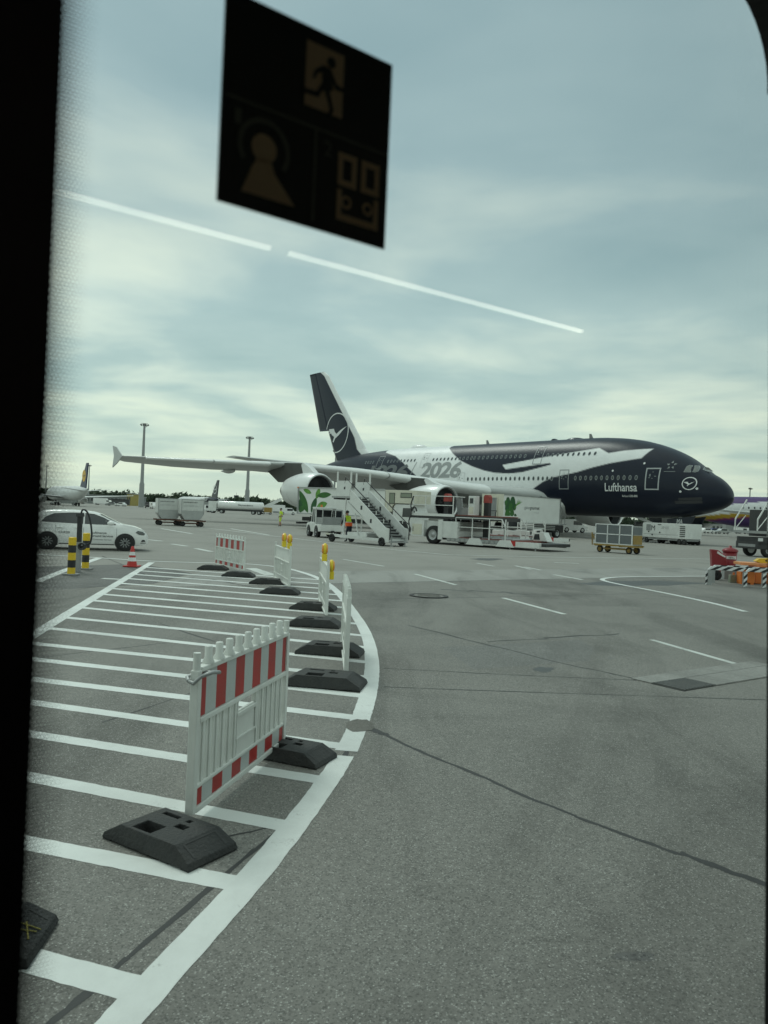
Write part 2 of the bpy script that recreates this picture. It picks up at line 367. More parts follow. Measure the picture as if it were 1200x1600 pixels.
big_g = sheet('apron_ground', [(-3000, -1500), (3000, -1500), (3000, 4000), (-3000, 4000)], 0, M_APRON)
bl, br = G(450, 913), G(1190, 898)
dirb = (br - bl) / np.linalg.norm(br - bl)
A0, A1 = bl - dirb * 60, br + dirb * 60
asph = sheet('near_asphalt', [(-70, -40), (80, -40), A1, A0], .004, M_ASPH)
sheet('concrete_strip', [G(250, 915), G(450, 925), G(800, 917), G(1190, 908), G(1195, 886), G(800, 890), G(450, 893), G(330, 888)], .002, M_STRIP)
sheet('dark_asphalt_patch', [G(40, 925), G(240, 912), G(300, 896), G(235, 884), G(190, 882), G(40, 886)], .0046, M_DARKPATCH)
# --- painted lines
marks = tag(bpy.data.objects.new('road_markings', None), kind='structure'); col.objects.link(marks)
arc_px = [(150, 1645), (195, 1590), (300, 1475), (400, 1365), (480, 1265), (532, 1190), (560, 1132), (577, 1078), (581, 1032), (572, 991), (552, 957), (528, 926), (505, 908), (480, 897), (440, 887), (380, 881), (300, 879), (237, 877), (150, 871.5), (50, 866)]
arc = catmull([G(*p) for p in arc_px], 8)
ribbon('painted_line', arc[:8 * 5 + 2], .15, .0062, M_LINE, marks); ribbon('painted_line', arc[8 * 5 + 2:], .165, .0062, M_LINE, marks)
dg = (G(237, 879), G(40, 1000)); ribbon('painted_line', dg, .175, .0058, M_LINE, marks)
hd = np.array([math.cos(R(-17.3)), math.sin(R(-17.3))])
def isect(p, d, a, b):
    e = b - a; den_ = d[0] * e[1] - d[1] * e[0]
    if abs(den_) < 1e-9: return None
    w = a - p; t = (w[0] * e[1] - w[1] * e[0]) / den_; s_ = (w[0] * d[1] - w[1] * d[0]) / den_
    return t if 0 <= s_ <= 1 else None
def hatch(p, d, w=.2):
    ts = [isect(p, d, arc[i], arc[i + 1]) for i in range(len(arc) - 1)]; ts = [t for t in ts if t is not None and t > 0]
    if not ts: return
    t1 = min(ts) - .06; t0 = isect(p, -d, dg[0], dg[1]); t0 = -t0 if t0 is not None and t0 > -5 else -2.6
    q = [p + d * (t0 + (t1 - t0) * i / 12) for i in range(13)]
    ribbon('painted_line', q, w, .0056, M_LINE, marks)
HL = [((50, 1503), (205, 1545)), ((160, 1341.5), (358, 1380)), ((160, 1237), (457, 1294)), ((160, 1165.5), (506.5, 1220.5)), ((160, 1114), (541, 1168)), ((160, 1075), (563, 1123)), ((160, 1042.7), (570.7, 1088.5)), ((160, 1017), (572, 1059)), ((160, 991), (567, 1034.6)), ((160, 971), (560, 1011)), ((160, 953), (541, 991))]
for a, b_ in HL:
    A, B = G(*a), G(*b_); d = (B - A) / np.linalg.norm(B - A); hatch(A, d, .145 if a[1] > 1100 else .16)
for y in (950.5, 939, 928.5, 919, 910.5, 903, 896.5, 890.5): hatch(G(280, y), hd, .185)
ribbon('painted_line', [G(58, 909), G(102, 891), G(155, 872)], .2, .0058, M_LINE, marks)
def dash(a, b_, w=.13, m=M_WORN): ribbon('painted_line', jag(G(*a), G(*b_), 6, .0), w, .0056, m, marks)
for a, b_, w in [((160, 904), (188, 905.5), .2), ((228, 843), (252, 845.5), .3), ((268, 850), (292, 853.5), .25), ((306, 857), (330, 862), .25), ((392, 888), (424, 899), .35),
                 ((536, 874), (600, 885), .13), ((648, 897), (712, 914), .12), ((745, 880), (772, 885), .12), ((786, 934.5), (882, 960), .12), ((1018, 1000), (1168, 1043), .10), ((865, 898), (910, 906), .14), ((820, 886), (845, 891), .14), ((805, 884), (830, 890), .13),
                 ((252, 826), (300, 834), .25), ((360, 826), (420, 836), .25), ((865, 879), (905, 880.5), .2)]: dash(a, b_, w)
ribbon('painted_line', [G(250, 816), G(430, 838), G(588, 856.5), G(700, 867), G(880, 871), G(1101, 873.5), G(1198, 876)], .16, .0060, M_WORN, marks)
ribbon('painted_line', catmull([G(1196, 899), G(1090, 900.5), G(985, 901.5), G(952, 903), G(941, 905.5), G(949, 909), G(975, 914.5), G(1040, 927), G(1110, 942), G(1165, 956)], 6), .15, .0064, M_LINE, marks)
# --- joints, cracks, sealed seams
def seam(pts, w=.03, amp=.01, n=8, z=.0049, name='sealed_seam'):
    for a, b_ in zip(pts[:-1], pts[1:]): ribbon(name, jag(G(*a), G(*b_), n, amp), w, z + random.random() * .0004, M_SEAM, joints, .45)
joints = tag(bpy.data.objects.new('pavement_joints', None), kind='structure'); col.objects.link(joints)
seam([(560, 1128), (640, 1168), (760, 1218), (900, 1276), (1060, 1335)], .03, .012); seam([(1060, 1335), (1200, 1384)], .05, .012)
seam([(600, 1045), (800, 1055), (1050, 1066)], .022, .006); seam([(600, 1074), (850, 1083), (1195, 1094)], .022, .006)
seam([(636, 977), (770, 1010), (900, 1042), (1030, 1068)], .035, .02); seam([(760, 1003), (850, 997), (970, 991)], .05, .05)
seam([(556, 937), (700, 935), (1000, 928), (1195, 950)], .03, .02); seam([(70, 1610), (200, 1498), (400, 1328), (520, 1232), (556, 1140)], .03, .0015)
seam([(50, 1030), (130, 1020), (260, 1005)], .02, .01); seam([(250, 975), (335, 1003)], .03, .01); seam([(160, 1130), (320, 1076)], .02, .006); seam([(270, 1325), (430, 1292)], .015, .01)

seam([(450, 913.2), (620, 910), (1195, 898)], .035, .02, 40, .0049); seam([(160, 869), (230, 900), (330, 905), (430, 925)], .04, .03); seam([(575, 1137), (590, 1146), (605, 1148)], .05, .02)
seam([(690, 922), (790, 925), (815, 930)], .12, .15)
def blob(cx, cy, rx, ry, n=18, j=.3): return [G(cx + rx * math.cos(2 * math.pi * i / n) * (1 + random.uniform(-j, j)), cy + ry * math.sin(2 * math.pi * i / n) * (1 + random.uniform(-j, j))) for i in range(n)]
sheet('mortar_patch', blob(562, 1135, 24, 10, 18, .12), .0072, M_PATCH, joints)
M_STAIN = pmat('oil_stain', (.07, .07, .068), .5, 0, .3, 5)
for b_ in [(760, 874, 22, 1.6), (1000, 912, 90, 4), (850, 1047, 16, 4)]: sheet('oil_stain', blob(*b_), 0.0052 + random.random() * .0003, M_STAIN, joints)
M_GRATE = pmat('grey_iron_grate', (.15, .15, .145), .6, .2, .2, 8)
M_TYRE = ground_mat('tyre_darkened_asphalt', .192, .55, .5, 135, 0, .34, (1, .965, .89)); M_REPAIR = ground_mat('asphalt_repair', .192, .5, .6, 120, 0, .2, (1, .985, .94))
for pts, w in (([(640, 1700), (760, 1430), (840, 1280), (900, 1150), (930, 1060), (945, 985)], .22), ([(1010, 1700), (1040, 1430), (1050, 1280), (1046, 1150), (1030, 1060), (1010, 985)], .22), ([(1240, 1240), (1060, 1160), (880, 1110), (720, 1090), (600, 1085)], .2)): ribbon('tyre_mark', catmull([G(*p) for p in pts], 8), w, .0044 + random.random() * .0002, M_TYRE, joints, .12)
sheet('stain', blob(992, 1497, 34, 8, 22, .25), .0047, M_DARKPATCH, joints); sheet('stain', blob(880, 1468, 46, 5, 22, .3), .00465, M_TYRE, joints); sheet('stain', blob(700, 1395, 60, 14, 24, .25), .00463, M_TYRE, joints); sheet('stain', blob(1075, 1235, 40, 8, 24, .3), .00461, M_TYRE, joints)
sheet('asphalt_repair', [G(690, 1012), G(905, 1000), G(960, 1030), G(740, 1046)], .0042, M_REPAIR, joints)
# --- manhole and drain channel
c = G(670, 932); mh = thing('manhole_cover', 'round manhole cover set in the asphalt beyond the barriers', 'manhole', (c[0], c[1], 0))
b = MB(); b.lathe([(.012, .34), (.026, .34), (.026, .42), (.012, .42)], (0, 0, 0), 'z', 28); b.build('frame_ring', M_SEAM, mh)
b = MB(); b.lathe([(.022, .001), (.022, .33)], (0, 0, 0), 'z', 28, False)
for i in range(5): b.b(-.24, .24, -.2 + i * .1 - .012, -.2 + i * .1 + .012, .022, .027)
b.build('cover_plate', M_ASPH, mh)
p0, p1 = G(1030, 1072), G(1215, 1043); d = p1 - p0; ang = math.atan2(d[1], d[0]); Ld = float(np.linalg.norm(d))
dr = thing('drain_channel', 'concrete drain channel with iron grate at the right edge', 'drain', (p0[0], p0[1], 0), ang)
b = MB(); b.b(0, Ld, .1, .36, .005, .018); b.b(.62, Ld, -.3, .09, .005, .018); b.build('concrete_edge', M_STRIP, dr)
b = MB(); b.b(.62, Ld, .085, .105, .005, .015); b.b(.0, .6, -.3, .1, .005, .010); b.build('slot', M_SEAM, dr)
for i in range(11):
    b = MB(); b.b(.03 + i * .053, .056 + i * .053, -.29, .09, .010, .021); b.build('grate_bar', M_GRATE, dr)
# ================================================================== THE LARGE AIRLINER (station s aft of the nose, l to starboard, z up)
YAW, AX, AY = 0.89037671, 32.50879, 72.85704
_fx, _fy = math.cos(YAW), -math.sin(YAW)
sF = [0, .3, .8, 1.5, 2.2, 3.2, 4.5, 6, 8, 10, 12.5, 15, 18, 45, 50, 56, 60, 64, 68, 70.5]
f_top = smooth_interp(sF, [4.52, 5.36, 5.96, 6.50, 6.88, 7.64, 8.52, 9.25, 9.95, 10.42, 10.74, 10.88, 10.9, 10.9, 10.82, 10.5, 10.1, 9.5, 8.7, 8.1])
f_bot = smooth_interp([0, .3, .8, 1.5, 3, 5, 8, 12, 42, 46, 50, 55, 60, 65, 70.5], [4.52, 3.98, 3.62, 3.34, 2.95, 2.64, 2.44, 2.4, 2.4, 2.65, 3.35, 4.5, 5.6, 6.5, 7.4])
f_wid = smooth_interp([0, .3, .8, 1.5, 3, 5, 8, 11, 44, 48, 52, 56, 60, 64, 68, 70.5], [.05, .76, 1.25, 1.76, 2.48, 3.02, 3.43, 3.57, 3.57, 3.45, 3.12, 2.65, 2.1, 1.55, .9, .35])
def f_mid(s): return f_bot(s) + (f_top(s) - f_bot(s)) * np.interp(s, [0, 3, 8, 45, 70], [.5, .46, .43, .43, .5])
NE = 2.15
def half_w(s, z):
    zc = f_mid(s); h = np.where(z > zc, f_top(s) - zc, zc - f_bot(s)); q = np.clip(np.abs(z - zc) / np.maximum(h, 1e-3), 0, 1)
    return f_wid(s) * (1 - q ** NE) ** (1 / NE)
def on_lat(px, py, l):
    sx, sy = _fy, -_fx; r = ray(px, py); t = (l + AX * sx + AY * sy) / (r[0] * sx + r[1] * sy); p = r * t
    return -((p[0] - AX) * _fx + (p[1] - AY) * _fy), p[2] + CAM_H
def S(px, py):
    l = 3.4
    for _ in range(12):
        s, z = on_lat(px, py, l); l = .5 * l + .5 * float(half_w(s, min(z, float(f_top(s)) - .05)))
    return s, z
a380 = thing('double_deck_airliner', 'huge double-deck airliner with dark navy and white livery parked nose to the right', 'airplane', (AX, AY, 0), -YAW)
def loc(s, l, z): return (-s, -l, z)
def fus_pt(s, z, side=1, off=.02):
    l = float(half_w(s, z)); e = .03
    dl = (float(half_w(s, z + e)) - float(half_w(s, z - e))) / (2 * e); n = Vector((1, -dl)).normalized()
    return loc(s, side * (l + n.x * off), z + n.y * off)
# --- fuselage with livery
ss = np.unique(np.r_[np.linspace(0, 1, 22) ** 2 * 2.0, np.arange(2, 70.5, .085), 70.5]); NA = 256; th = np.linspace(0, 2 * np.pi, NA, endpoint=False)
Sg, Tg = np.meshgrid(ss, th, indexing='ij'); zc, wd = f_mid(Sg), f_wid(Sg)
ct, st = np.cos(Tg), np.sin(Tg)
k = 1 / np.maximum(np.abs(ct) ** NE + np.abs(st) ** NE, 1e-9) ** (1 / NE)
Lg = wd * ct * k; Zg = zc + np.where(st > 0, f_top(Sg) - zc, zc - f_bot(Sg)) * st * k
W_px = [(702.5, 700), (708, 709), (720, 720), (737, 728.5), (757, 735.5), (773, 738.8), (795, 740), (815, 738), (840, 731.7), (861.7, 725.8), (859, 723.3), (790, 733.3), (785, 726.5), (838, 716.5), (890, 707.5), (936.7, 700), (950.8, 708), (976.7, 704), (1001.7, 702), (1021.7, 701), (1002.5, 715.8), (976.7, 719.7), (951.7, 724), (926.7, 730), (901.7, 737.5), (876.7, 743), (863, 746), (848, 753), (838, 760), (831.7, 765)]
W = [S(*p) for p in W_px]; s0 = W[0][0]; sl = W[-1][0]
rear = [S(650, 743), S(630, 723), S(618, 712.5), S(603, 707)]
W = [(s0 + .3, 11.5)] + W + [(sl + 1.2, 3.5), (sl + 2, 1.5), (rear[0][0] - 9, 1.5)] + rear + [(rear[-1][0] + 1.5, 11.5)]
NAVY = np.array([.0080, .0125, .027]); WHT = np.array([.84, .85, .85])
cov = np.zeros(Sg.shape)
for ds in (-.036, -.012, .012, .036):
    for dz in (-.036, -.012, .012, .036): cov += in_poly(Sg + ds, Zg + dz, W)
Cg = NAVY + (WHT - NAVY) * (cov / 16.0)[..., None]
I = np.arange(len(ss) * NA).reshape(len(ss), NA); J = np.roll(I, -1, 1)
F = np.stack([I[:-1], I[1:], J[1:], J[:-1]], -1).reshape(-1, 4)
color_mesh('fuselage', np.stack([-Sg, -Lg, Zg], -1).reshape(-1, 3), F, Cg.reshape(-1, 3), LIV, a380)
MNAVY = pmat('navy_gloss', (.009, .0135, .028), .3, 0, .1, 1, 0, .3); MAC = pmat('aircraft_white', (.78, .79, .785), .33, 0, .05, .7, 0, .2)
MWING = pmat('wing_grey_white', (.50, .515, .51), .4, 0, .08, .5, 0, .1); MPYL = pmat('pylon_bare_metal', (.10, .10, .095), .5, .4, .25, 1.5); MLIP = pmat('inlet_lip_metal', (.60, .61, .61), .28, .85, .05, 2)
MOUT = pmat('door_outline', (.30, .32, .33), .4, 0, .05, 2); MDIG = pmat('grey_numerals', (.33, .345, .345), .4, 0, .05, 1); MDIG2 = pmat('dim_numerals', (.13, .14, .145), .4, 0, .05, 1)
MWIN = glass_mat('cabin_window_glass', (.035, .042, .045), .12); MFRAME = pmat('cabin_window_frame', (.24, .26, .265), .35, .2, .05, 3)
# --- cabin windows: one oval mesh, a child for each
wb = MB(); ov = lambda k_, rx, rz, y: [(rx * math.cos(2 * math.pi * i / k_), y, rz * math.sin(2 * math.pi * i / k_)) for i in range(k_)]
wb.mat(0).add(ov(14, .17, .25, -.012) + ov(14, .115, .18, -.014), [(i, (i + 1) % 14, 14 + (i + 1) % 14, 14 + i) for i in range(14)])
wb.mat(1).add(ov(14, .116, .181, -.010), [tuple(range(14))])
win_me = wb.mesh('window'); win_me.materials.append(MFRAME); win_me.materials.append(MWIN)
def cabin_window(s, z, side=1):
    p = Vector(fus_pt(s, z, side, .0)); q = Vector(fus_pt(s, z + .05, side, 0)); r_ = Vector(fus_pt(s + .1, z, side, 0))
    up = (q - p).normalized(); ax = (p - r_).normalized() * (1 if side > 0 else -1); up = (up - ax * up.dot(ax)).normalized(); nrm = ax.cross(up)
    o = bpy.data.objects.new('window', win_me); col.objects.link(o); o.parent = a380
    M = Matrix((ax, -nrm * -1, up)).transposed().to_4x4(); M = Matrix(((ax.x, -nrm.x * -1, up.x, p.x), (ax.y, nrm.y, up.y, p.y), (ax.z, nrm.z, up.z, p.z), (0, 0, 0, 1)))
    # outward must be local -y
    out = Vector((0, -side, 0)); cy = up.cross(ax)
    if cy.dot(out) > 0: cy = -cy
    ax2 = cy.cross(up)
    o.matrix_local = Matrix(((ax2.x, cy.x, up.x, p.x), (ax2.y, cy.y, up.y, p.y), (ax2.z, cy.z, up.z, p.z), (0, 0, 0, 1)))
def row(pxa, pxb, z, pitch):
    a, b_ = S(*pxa)[0], S(*pxb)[0]; n = max(1, round(abs(b_ - a) / pitch))
    for i in range(n + 1): cabin_window(a + (b_ - a) * i / n, z)
row((994, 746.5), (899, 747.5), 6.32, .665); row((841, 749), (731, 750), 6.32, .70)
row((862, 749), (848, 749.5), 6.30, .66)
row((931, 706), (856, 711), 8.92, .67); row((821, 711.5), (742, 715), 8.92, .70); row((737, 715.5), (677, 718.6), 8.92, .72); row((648, 719.5), (606, 722), 8.92, .72); row((583, 723), (571, 724.5), 8.9, .75)
# --- doors
def conf_strip(name, pts, w, m, parent, side=1, off=.022):
    """thin outline along (s,z) points on the hull"""
    b_ = MB(); k_ = len(pts)
    for i in range(k_):
        (s1, z1), (s2, z2) = pts[i], pts[(i + 1) % k_]; n = max(2, int(max(abs(s2 - s1), abs(z2 - z1)) / .25)); d_ = Vector((s2 - s1, z2 - z1)).normalized() * w / 2; q = Vector((-d_.y, d_.x))
        A, B = [], []
        for j in range(n + 1):
            t = j / n; s, z = s1 + (s2 - s1) * t + d_.x * (2 * t - 1), z1 + (z2 - z1) * t + d_.y * (2 * t - 1)
            A.append(fus_pt(s + q.x, z + q.y, side, off)); B.append(fus_pt(s - q.x, z - q.y, side, off))
        b_.grid([A, B], False)
    return b_.build(name, m, parent)
def door(px, py, w, z0, z1, m=MOUT, lw=.085):
    s = S(px, py)[0]; pts = [(s - w / 2, z0), (s + w / 2, z0), (s + w / 2, z1), (s - w / 2, z1)]
    o = conf_strip('door', pts, lw, m, a380)
    zz = (z0 + z1) / 2 + .25
    for ds, dz, a_, h_ in ((.26, .10, .07, .12), (-.26, 0, .10, .035), (.0, .42, .05, .035), (.02, -.2, .06, .03), (.3, -.14, .08, .035)):
        b_ = MB(); b_.grid([[fus_pt(s + ds - a_, zz + dz - h_, 1, .02), fus_pt(s + ds + a_, zz + dz - h_, 1, .02)], [fus_pt(s + ds - a_, zz + dz + h_, 1, .02), fus_pt(s + ds + a_, zz + dz + h_, 1, .02)]], False)
        b_.build('door_marking', MFRAME, o)
    return o
door(1019, 748, 1.30, 5.18, 7.22, pmat('bright_door_outline', (.44, .46, .47), .4), .12); door(881, 749, 1.18, 5.18, 7.2)
door(842, 712, 1.15, 7.95, 9.95); door(664, 718, 1.1, 7.95, 9.85, pmat('pale_door_outline', (.60, .61, .61), .4), .06); door(594, 722, 1.2, 7.9, 9.7); door(720, 747, 1.2, 5.2, 7.1, pmat('faint_door_outline', (.62, .63, .63), .4), .06)
# --- lettering on the hull
def hull_text(name, s_, pa, pb, ztop, zbot, m, shear=0, offset=0, spacing=1.0, zfun=None):
    a, b_ = S(*pa)[0], S(*pb)[0]; w = a - b_; h = ztop - zbot
    me = fit_text(s_, w, h, shear, offset, spacing); cut_grid(me, [], [h * i / 10 for i in range(1, 10)])
    place_mesh(me, lambda x, y: fus_pt(a - x, zbot + y, 1, .02)); return link(name, me, m, a380)
hull_text('airline_lettering', 'Lufthansa', (945, 760), (995.5, 760), 5.80, 4.95, MAT['whiteprint'], 0, .010, .97)
hull_text('type_lettering', 'Airbus A380-800', (971, 769), (995.5, 769), 4.62, 4.40, MAT['whiteprint'], 0, .012)
z_a, z_b = S(690, 747)[1], S(690, 721.5)[1]
hull_text('anniversary_numerals', '2026', (655, 745), (719, 748), z_b, z_a, MDIG, .12, .035, .92)
hull_text('anniversary_numerals', '1926', (577, 740), (637, 740), z_b - .15, z_a - .15, MDIG2, .12, .035, .92)
s1, s2 = S(652, 721)[0], S(646, 743)[0]
conf_strip('numeral_divider', [(s1 + .9, z_a), (s1, z_b), (s1 + .02, z_b), (s1 + .92, z_a)], .10, MDIG, a380)
def hull_logo(px, py, r, m, parts):
    s, z = S(px, py); me = join_meshes(parts); cut_grid(me, [], [-.8, -.6, -.4, -.2, 0, .2, .4, .6, .8])
    place_mesh(me, lambda x, y: fus_pt(s - x * r, z + y * r, 1, .025)); return me
link('crane_emblem', hull_logo(1077, 755.5, .62, None, [ring_poly(.86, 1.0), flat_poly([(x * .8, y * 1.0 + .02) for x, y in CRANE])]), MAT['whiteprint'], a380)
st5 = []
for i in range(5):
    a = R(90 + 72 * i); P = lambda r_, da: (r_ * math.cos(a + da), r_ * math.sin(a + da)); st5.append(flat_poly([P(1.0, 0), P(.62, .42), P(.42, .1), P(.5, -.35)]))
st5.append(flat_poly([(-1.1, -1.42), (1.1, -1.42), (1.1, -1.32), (-1.1, -1.32)]))
link('star_emblem', hull_logo(1049.5, 727, .46, None, st5), MFRAME, a380)
for px, py in ((957.5, 735.5), (1007, 724), (1089, 763.5), (1063, 768)):
    s, z = S(px, py); me = ring_poly(.0, .11, 12); place_mesh(me, lambda x, y: fus_pt(s - x, z + y, 1, .02)); link('service_port', me, MAT['whiteprint'], a380)
for (pa, pb, w) in (((1062, 780), (1095, 779), .22), ((1057, 785), (1095, 784), .26)):
    a, b_ = S(*pa), S(*pb); conf_strip('probe_panel', [a, b_, (b_[0], b_[1] + .02), (a[0], a[1] + .02)], w, pmat('dull_panel', (.035, .037, .042), .45), a380)
# --- cockpit windows
for poly in ([(1068, 738), (1073, 729), (1077.5, 727), (1083, 727.5), (1079.5, 738.5)], [(1082, 738), (1085.5, 727.5), (1093, 728), (1094.5, 732), (1091, 737), (1087, 738.5)], [(1096, 728.5), (1103, 730), (1110.5, 736.3), (1104, 737), (1098, 734.5)]):
    pts = [S(*p) for p in poly]; cs = np.mean([p[0] for p in pts]); cz = np.mean([p[1] for p in pts])
    for off, sc, m in ((.03, 1.0, MOUT), (.042, .86, glass_mat('cockpit_glass', (.16, .17, .165), .12))):
        b_ = MB(); ring = [fus_pt(cs + (p[0] - cs) * sc, cz + (p[1] - cz) * sc, 1, off) for p in pts]; b_.add(ring + [fus_pt(cs, cz, 1, off + .01)], [(i, (i + 1) % len(ring), len(ring)) for i in range(len(ring))])
        if off < .04: fr = b_.build('cockpit_window', m, a380)
        else: b_.build('pane', m, fr)
# --- wing, tailplane, fin
def foil(t, n=14):
    xs = [.5 * (1 - math.cos(math.pi * i / n)) for i in range(n + 1)]
    y = lambda x: 5 * t * (.2969 * math.sqrt(x) - .126 * x - .3516 * x * x + .2843 * x ** 3 - .1015 * x ** 4)
    return [(x, y(x) * 1.05) for x in reversed(xs)] + [(x, -y(x) * .9) for x in xs[1:-1]]
def lift_surface(name, secs, m, parent, side=1, vert=False):
    rows = []
    for (l, s, z, ch, t, tw) in secs:
        rr = []
        for x, y in foil(t):
            dx, dz = x * ch, y * ch; a_ = R(tw); X, Z = dx * math.cos(a_) + dz * math.sin(a_), -dx * math.sin(a_) + dz * math.cos(a_)
            rr.append(loc(s + X, side * l, z + Z) if not vert else loc(s + dx, side * dz, l))
        rows.append(rr)
    b_ = MB(); b_.grid(rows, True, True); b_.add(rows[-1], [tuple(range(len(rows[-1])))]); return b_.build(name, m, parent)
WS = [(0.5, 17.5, 4.0, 19.0, .125, 2.2), (3.6, 19.6, 4.4, 17.4, .125, 2.4), (8, 23.0, 4.72, 14.8, .115, 2.6), (11, 25.4, 5.1, 13.2, .11, 2.8), (14.9, 28.4, 5.66, 11.4, .105, 3.0), (17, 30.0, 5.95, 10.6, .10, 3.2), (20, 32.4, 6.3, 9.5, .10, 3.6), (25.7, 37.0, 6.66, 7.6, .10, 5), (30, 40.4, 6.68, 6.3, .095, 7), (34, 43.6, 6.72, 5.2, .09, 8), (38.6, 47.2, 6.75, 3.8, .085, 7), (39.7, 48.3, 6.76, 2.9, .08, 4)]
def wing_at(l):
    a = np.array(WS); return [float(np.interp(l, a[:, 0], a[:, i])) for i in range(6)]
for side in (1, -1):
    wg = lift_surface('wing', WS, MWING, a380, side)
    # leading edge slats, each a shell of its own
    for l0, l1 in ((8.2, 13.2), (13.3, 17.0), (17.1, 24.4), (27.2, 32), (32.1, 37.9)):
        rows = []
        for i in range(7):
            l = l0 + (l1 - l0) * i / 6; _, s, z, ch, t, tw = wing_at(l); rr = []
            for q in range(13):
                u = -1 + 2 * q / 12; x = .085 * u * u; yy = 5 * t * (.2969 * math.sqrt(x) - .126 * x - .3516 * x * x) * (1.05 if u > 0 else -.9)
                dx, dz = x * ch - .16, yy * ch * 1.16 - .10
                rr.append(loc(s + dx, side * l, z + dz))
            rows.append(rr)
        b_ = MB(); b_.grid(rows, True); b_.build('slat', MAC, a380 if False else wg)
    # flap track fairings
    for l, ln in ((9.5, 6.5), (15.2, 5.6), (21.5, 4.6), (28.6, 3.6)):
        _, s, z, ch, t, tw = wing_at(l); a = s + ch * .62; zz = z - math.sin(R(tw)) * ch * .8 - (.5 if l < 28 else .25)
        b_ = MB(); b_.lathe([(-q * ln, (.42 if l < 28 else .30) * math.sin(math.pi * q ** .75) + .01) for q in np.linspace(0, 1, 12)], loc(a, side * l, zz), 'x', 12); b_.build('flap_fairing', MWING, wg)
    _, s, z, ch, t, tw = wing_at(39.7)
    b_ = MB(); prof = [(s + .1, z), (s + 2.0, z + 1.05), (s + 3.1, z + 1.25), (s + 2.6, z + .1), (s + 2.95, z - 1.2), (s + 1.75, z - .8)]
    b_.prism([(-q[0], q[1]) for q in prof], 'y', -side * 39.72, -side * 39.83); b_.build('wingtip_fence', MWING, wg)
    lift_surface('tailplane', [(0.3, 59.5, 8.2, 10.0, .10, 0), (2, 60.6, 8.25, 9.2, .10, 0), (15.1, 68.6, 9.25, 3.6, .09, 0)], MWING, a380, side)
# belly and wing root fairing
rows = []
for s in np.r_[17.3, 17.45, 17.8, 18.4, 19.3, 20.6, 22.5, 25, 30, 36, 40, 44, 47, 49.5]:
    q = float(np.interp(s, [17.3, 17.45, 17.8, 18.4, 19.3, 20.6, 22.5, 25, 40, 44, 47, 49.5], [.02, .3, .52, .70, .83, .93, 1, 1.05, 1.05, .95, .7, .3]))
    cz = float(np.interp(s, [17.3, 25, 49.5], [3.55, 3.15, 3.4])); rr = []
    for i in range(33):
        a = 2 * math.pi * i / 32; ca, sa = math.cos(a), math.sin(a); e = 1 / (abs(ca) ** 2.6 + abs(sa) ** 2.6) ** (1 / 2.6)
        rr.append(loc(s, 4.15 * (.55 + .45 * q if q > .2 else q * 3) * ca * e, cz + 1.45 * q * sa * e))
    rows.append(rr)
b_ = MB(); b_.grid(rows, True); b_.build('belly_fairing', MAC, a380)
s, z = S(813, 773); b_ = MB(); b_.box(loc(19.5, 4.05, 4.05), (.28, .1, .5)); b_.build('fairing_light', MAT['black'], a380)
# fin, split into the fixed fin and two rudders; the lower rudder stands deflected to port
def hinge(z): return float(np.interp(z, [9.5, 14.45, 24.1], [63.2, 66.15, 70.7]))
def f_le(z): return float(np.interp(z, [9.0, 10.4, 11.2, 12.6, 23.4, 24.1], [51.5, 55.2, 56.6, 57.8, 67.2, 68.4]))
def f_te(z): return float(np.interp(z, [9.3, 14.45, 24.1], [67.3, 69.05, 72.75]))
def fin_w(s, z):
    x = (s - f_le(z)) / (f_te(z) - f_le(z)); x = min(max(x, 0), 1); ch = f_te(z) - f_le(z)
    return 5 * .095 * ch * (.2969 * math.sqrt(x) - .126 * x - .3516 * x * x + .2843 * x ** 3 - .1015 * x ** 4) + .01
MFIN = LIV
def fin_piece(name, z0, z1, a_fn, b_fn, nz, nx, mfun, rot=None):
    V, C = [], []; Z = np.linspace(z0, z1, nz)
    for z in Z:
        a, e = a_fn(z), b_fn(z)
        for side in (1, -1):
            for i in range(nx + 1):
                x = i / nx; x = x * x * (3 - 2 * x) if name == 'fin' else x
                x = x if side > 0 else 1 - x; s = a + (e - a) * x; w = fin_w(s, z) * side
                if rot: 
                    ds = s - a_fn(z); s, w = a_fn(z) + ds * math.cos(rot) + w * math.sin(rot) * 0, w - ds * math.sin(rot)
                V.append(loc(s, w, z)); C.append(mfun(a + (e - a) * x, z))
    n = 2 * (nx + 1); I_ = np.arange(nz * n).reshape(nz, n); J_ = np.roll(I_, -1, 1)
    F_ = list(map(tuple, np.stack([I_[:-1], I_[1:], J_[1:], J_[:-1]], -1).reshape(-1, 4)))
    top = list(range((nz - 1) * n, nz * n)); m_ = nx
    for i in range(m_): F_.append((top[i], top[i + 1], top[n - 2 - i], top[n - 1 - i]))
    bot = list(range(n))
    for i in range(m_): F_.append((bot[i + 1], bot[i], bot[n - 1 - i], bot[n - 2 - i]))
    return color_mesh(name, V, F_, np.array(C), MFIN, a380)
def wh(s, z):
    e = (.95 if z > 13 else .95 + (13 - z) * .35) - (s - f_le(z)); k_ = min(max(e / .16 + .5, 0), 1) * (1 if z > 10.35 else 0)
    return NAVY * 1.1 + (WHT - NAVY * 1.1) * k_
fin_piece('fin', 9.0, 24.1, f_le, hinge, 200, 70, wh)
fin_piece('rudder', 14.5, 24.1, hinge, f_te, 30, 6, lambda s, z: NAVY)
fin_piece('rudder', 9.6, 14.4, hinge, f_te, 20, 6, lambda s, z: NAVY, R(30))
fc, fz = on_lat(526.7, 676.5, .35); fr_ = 3.15
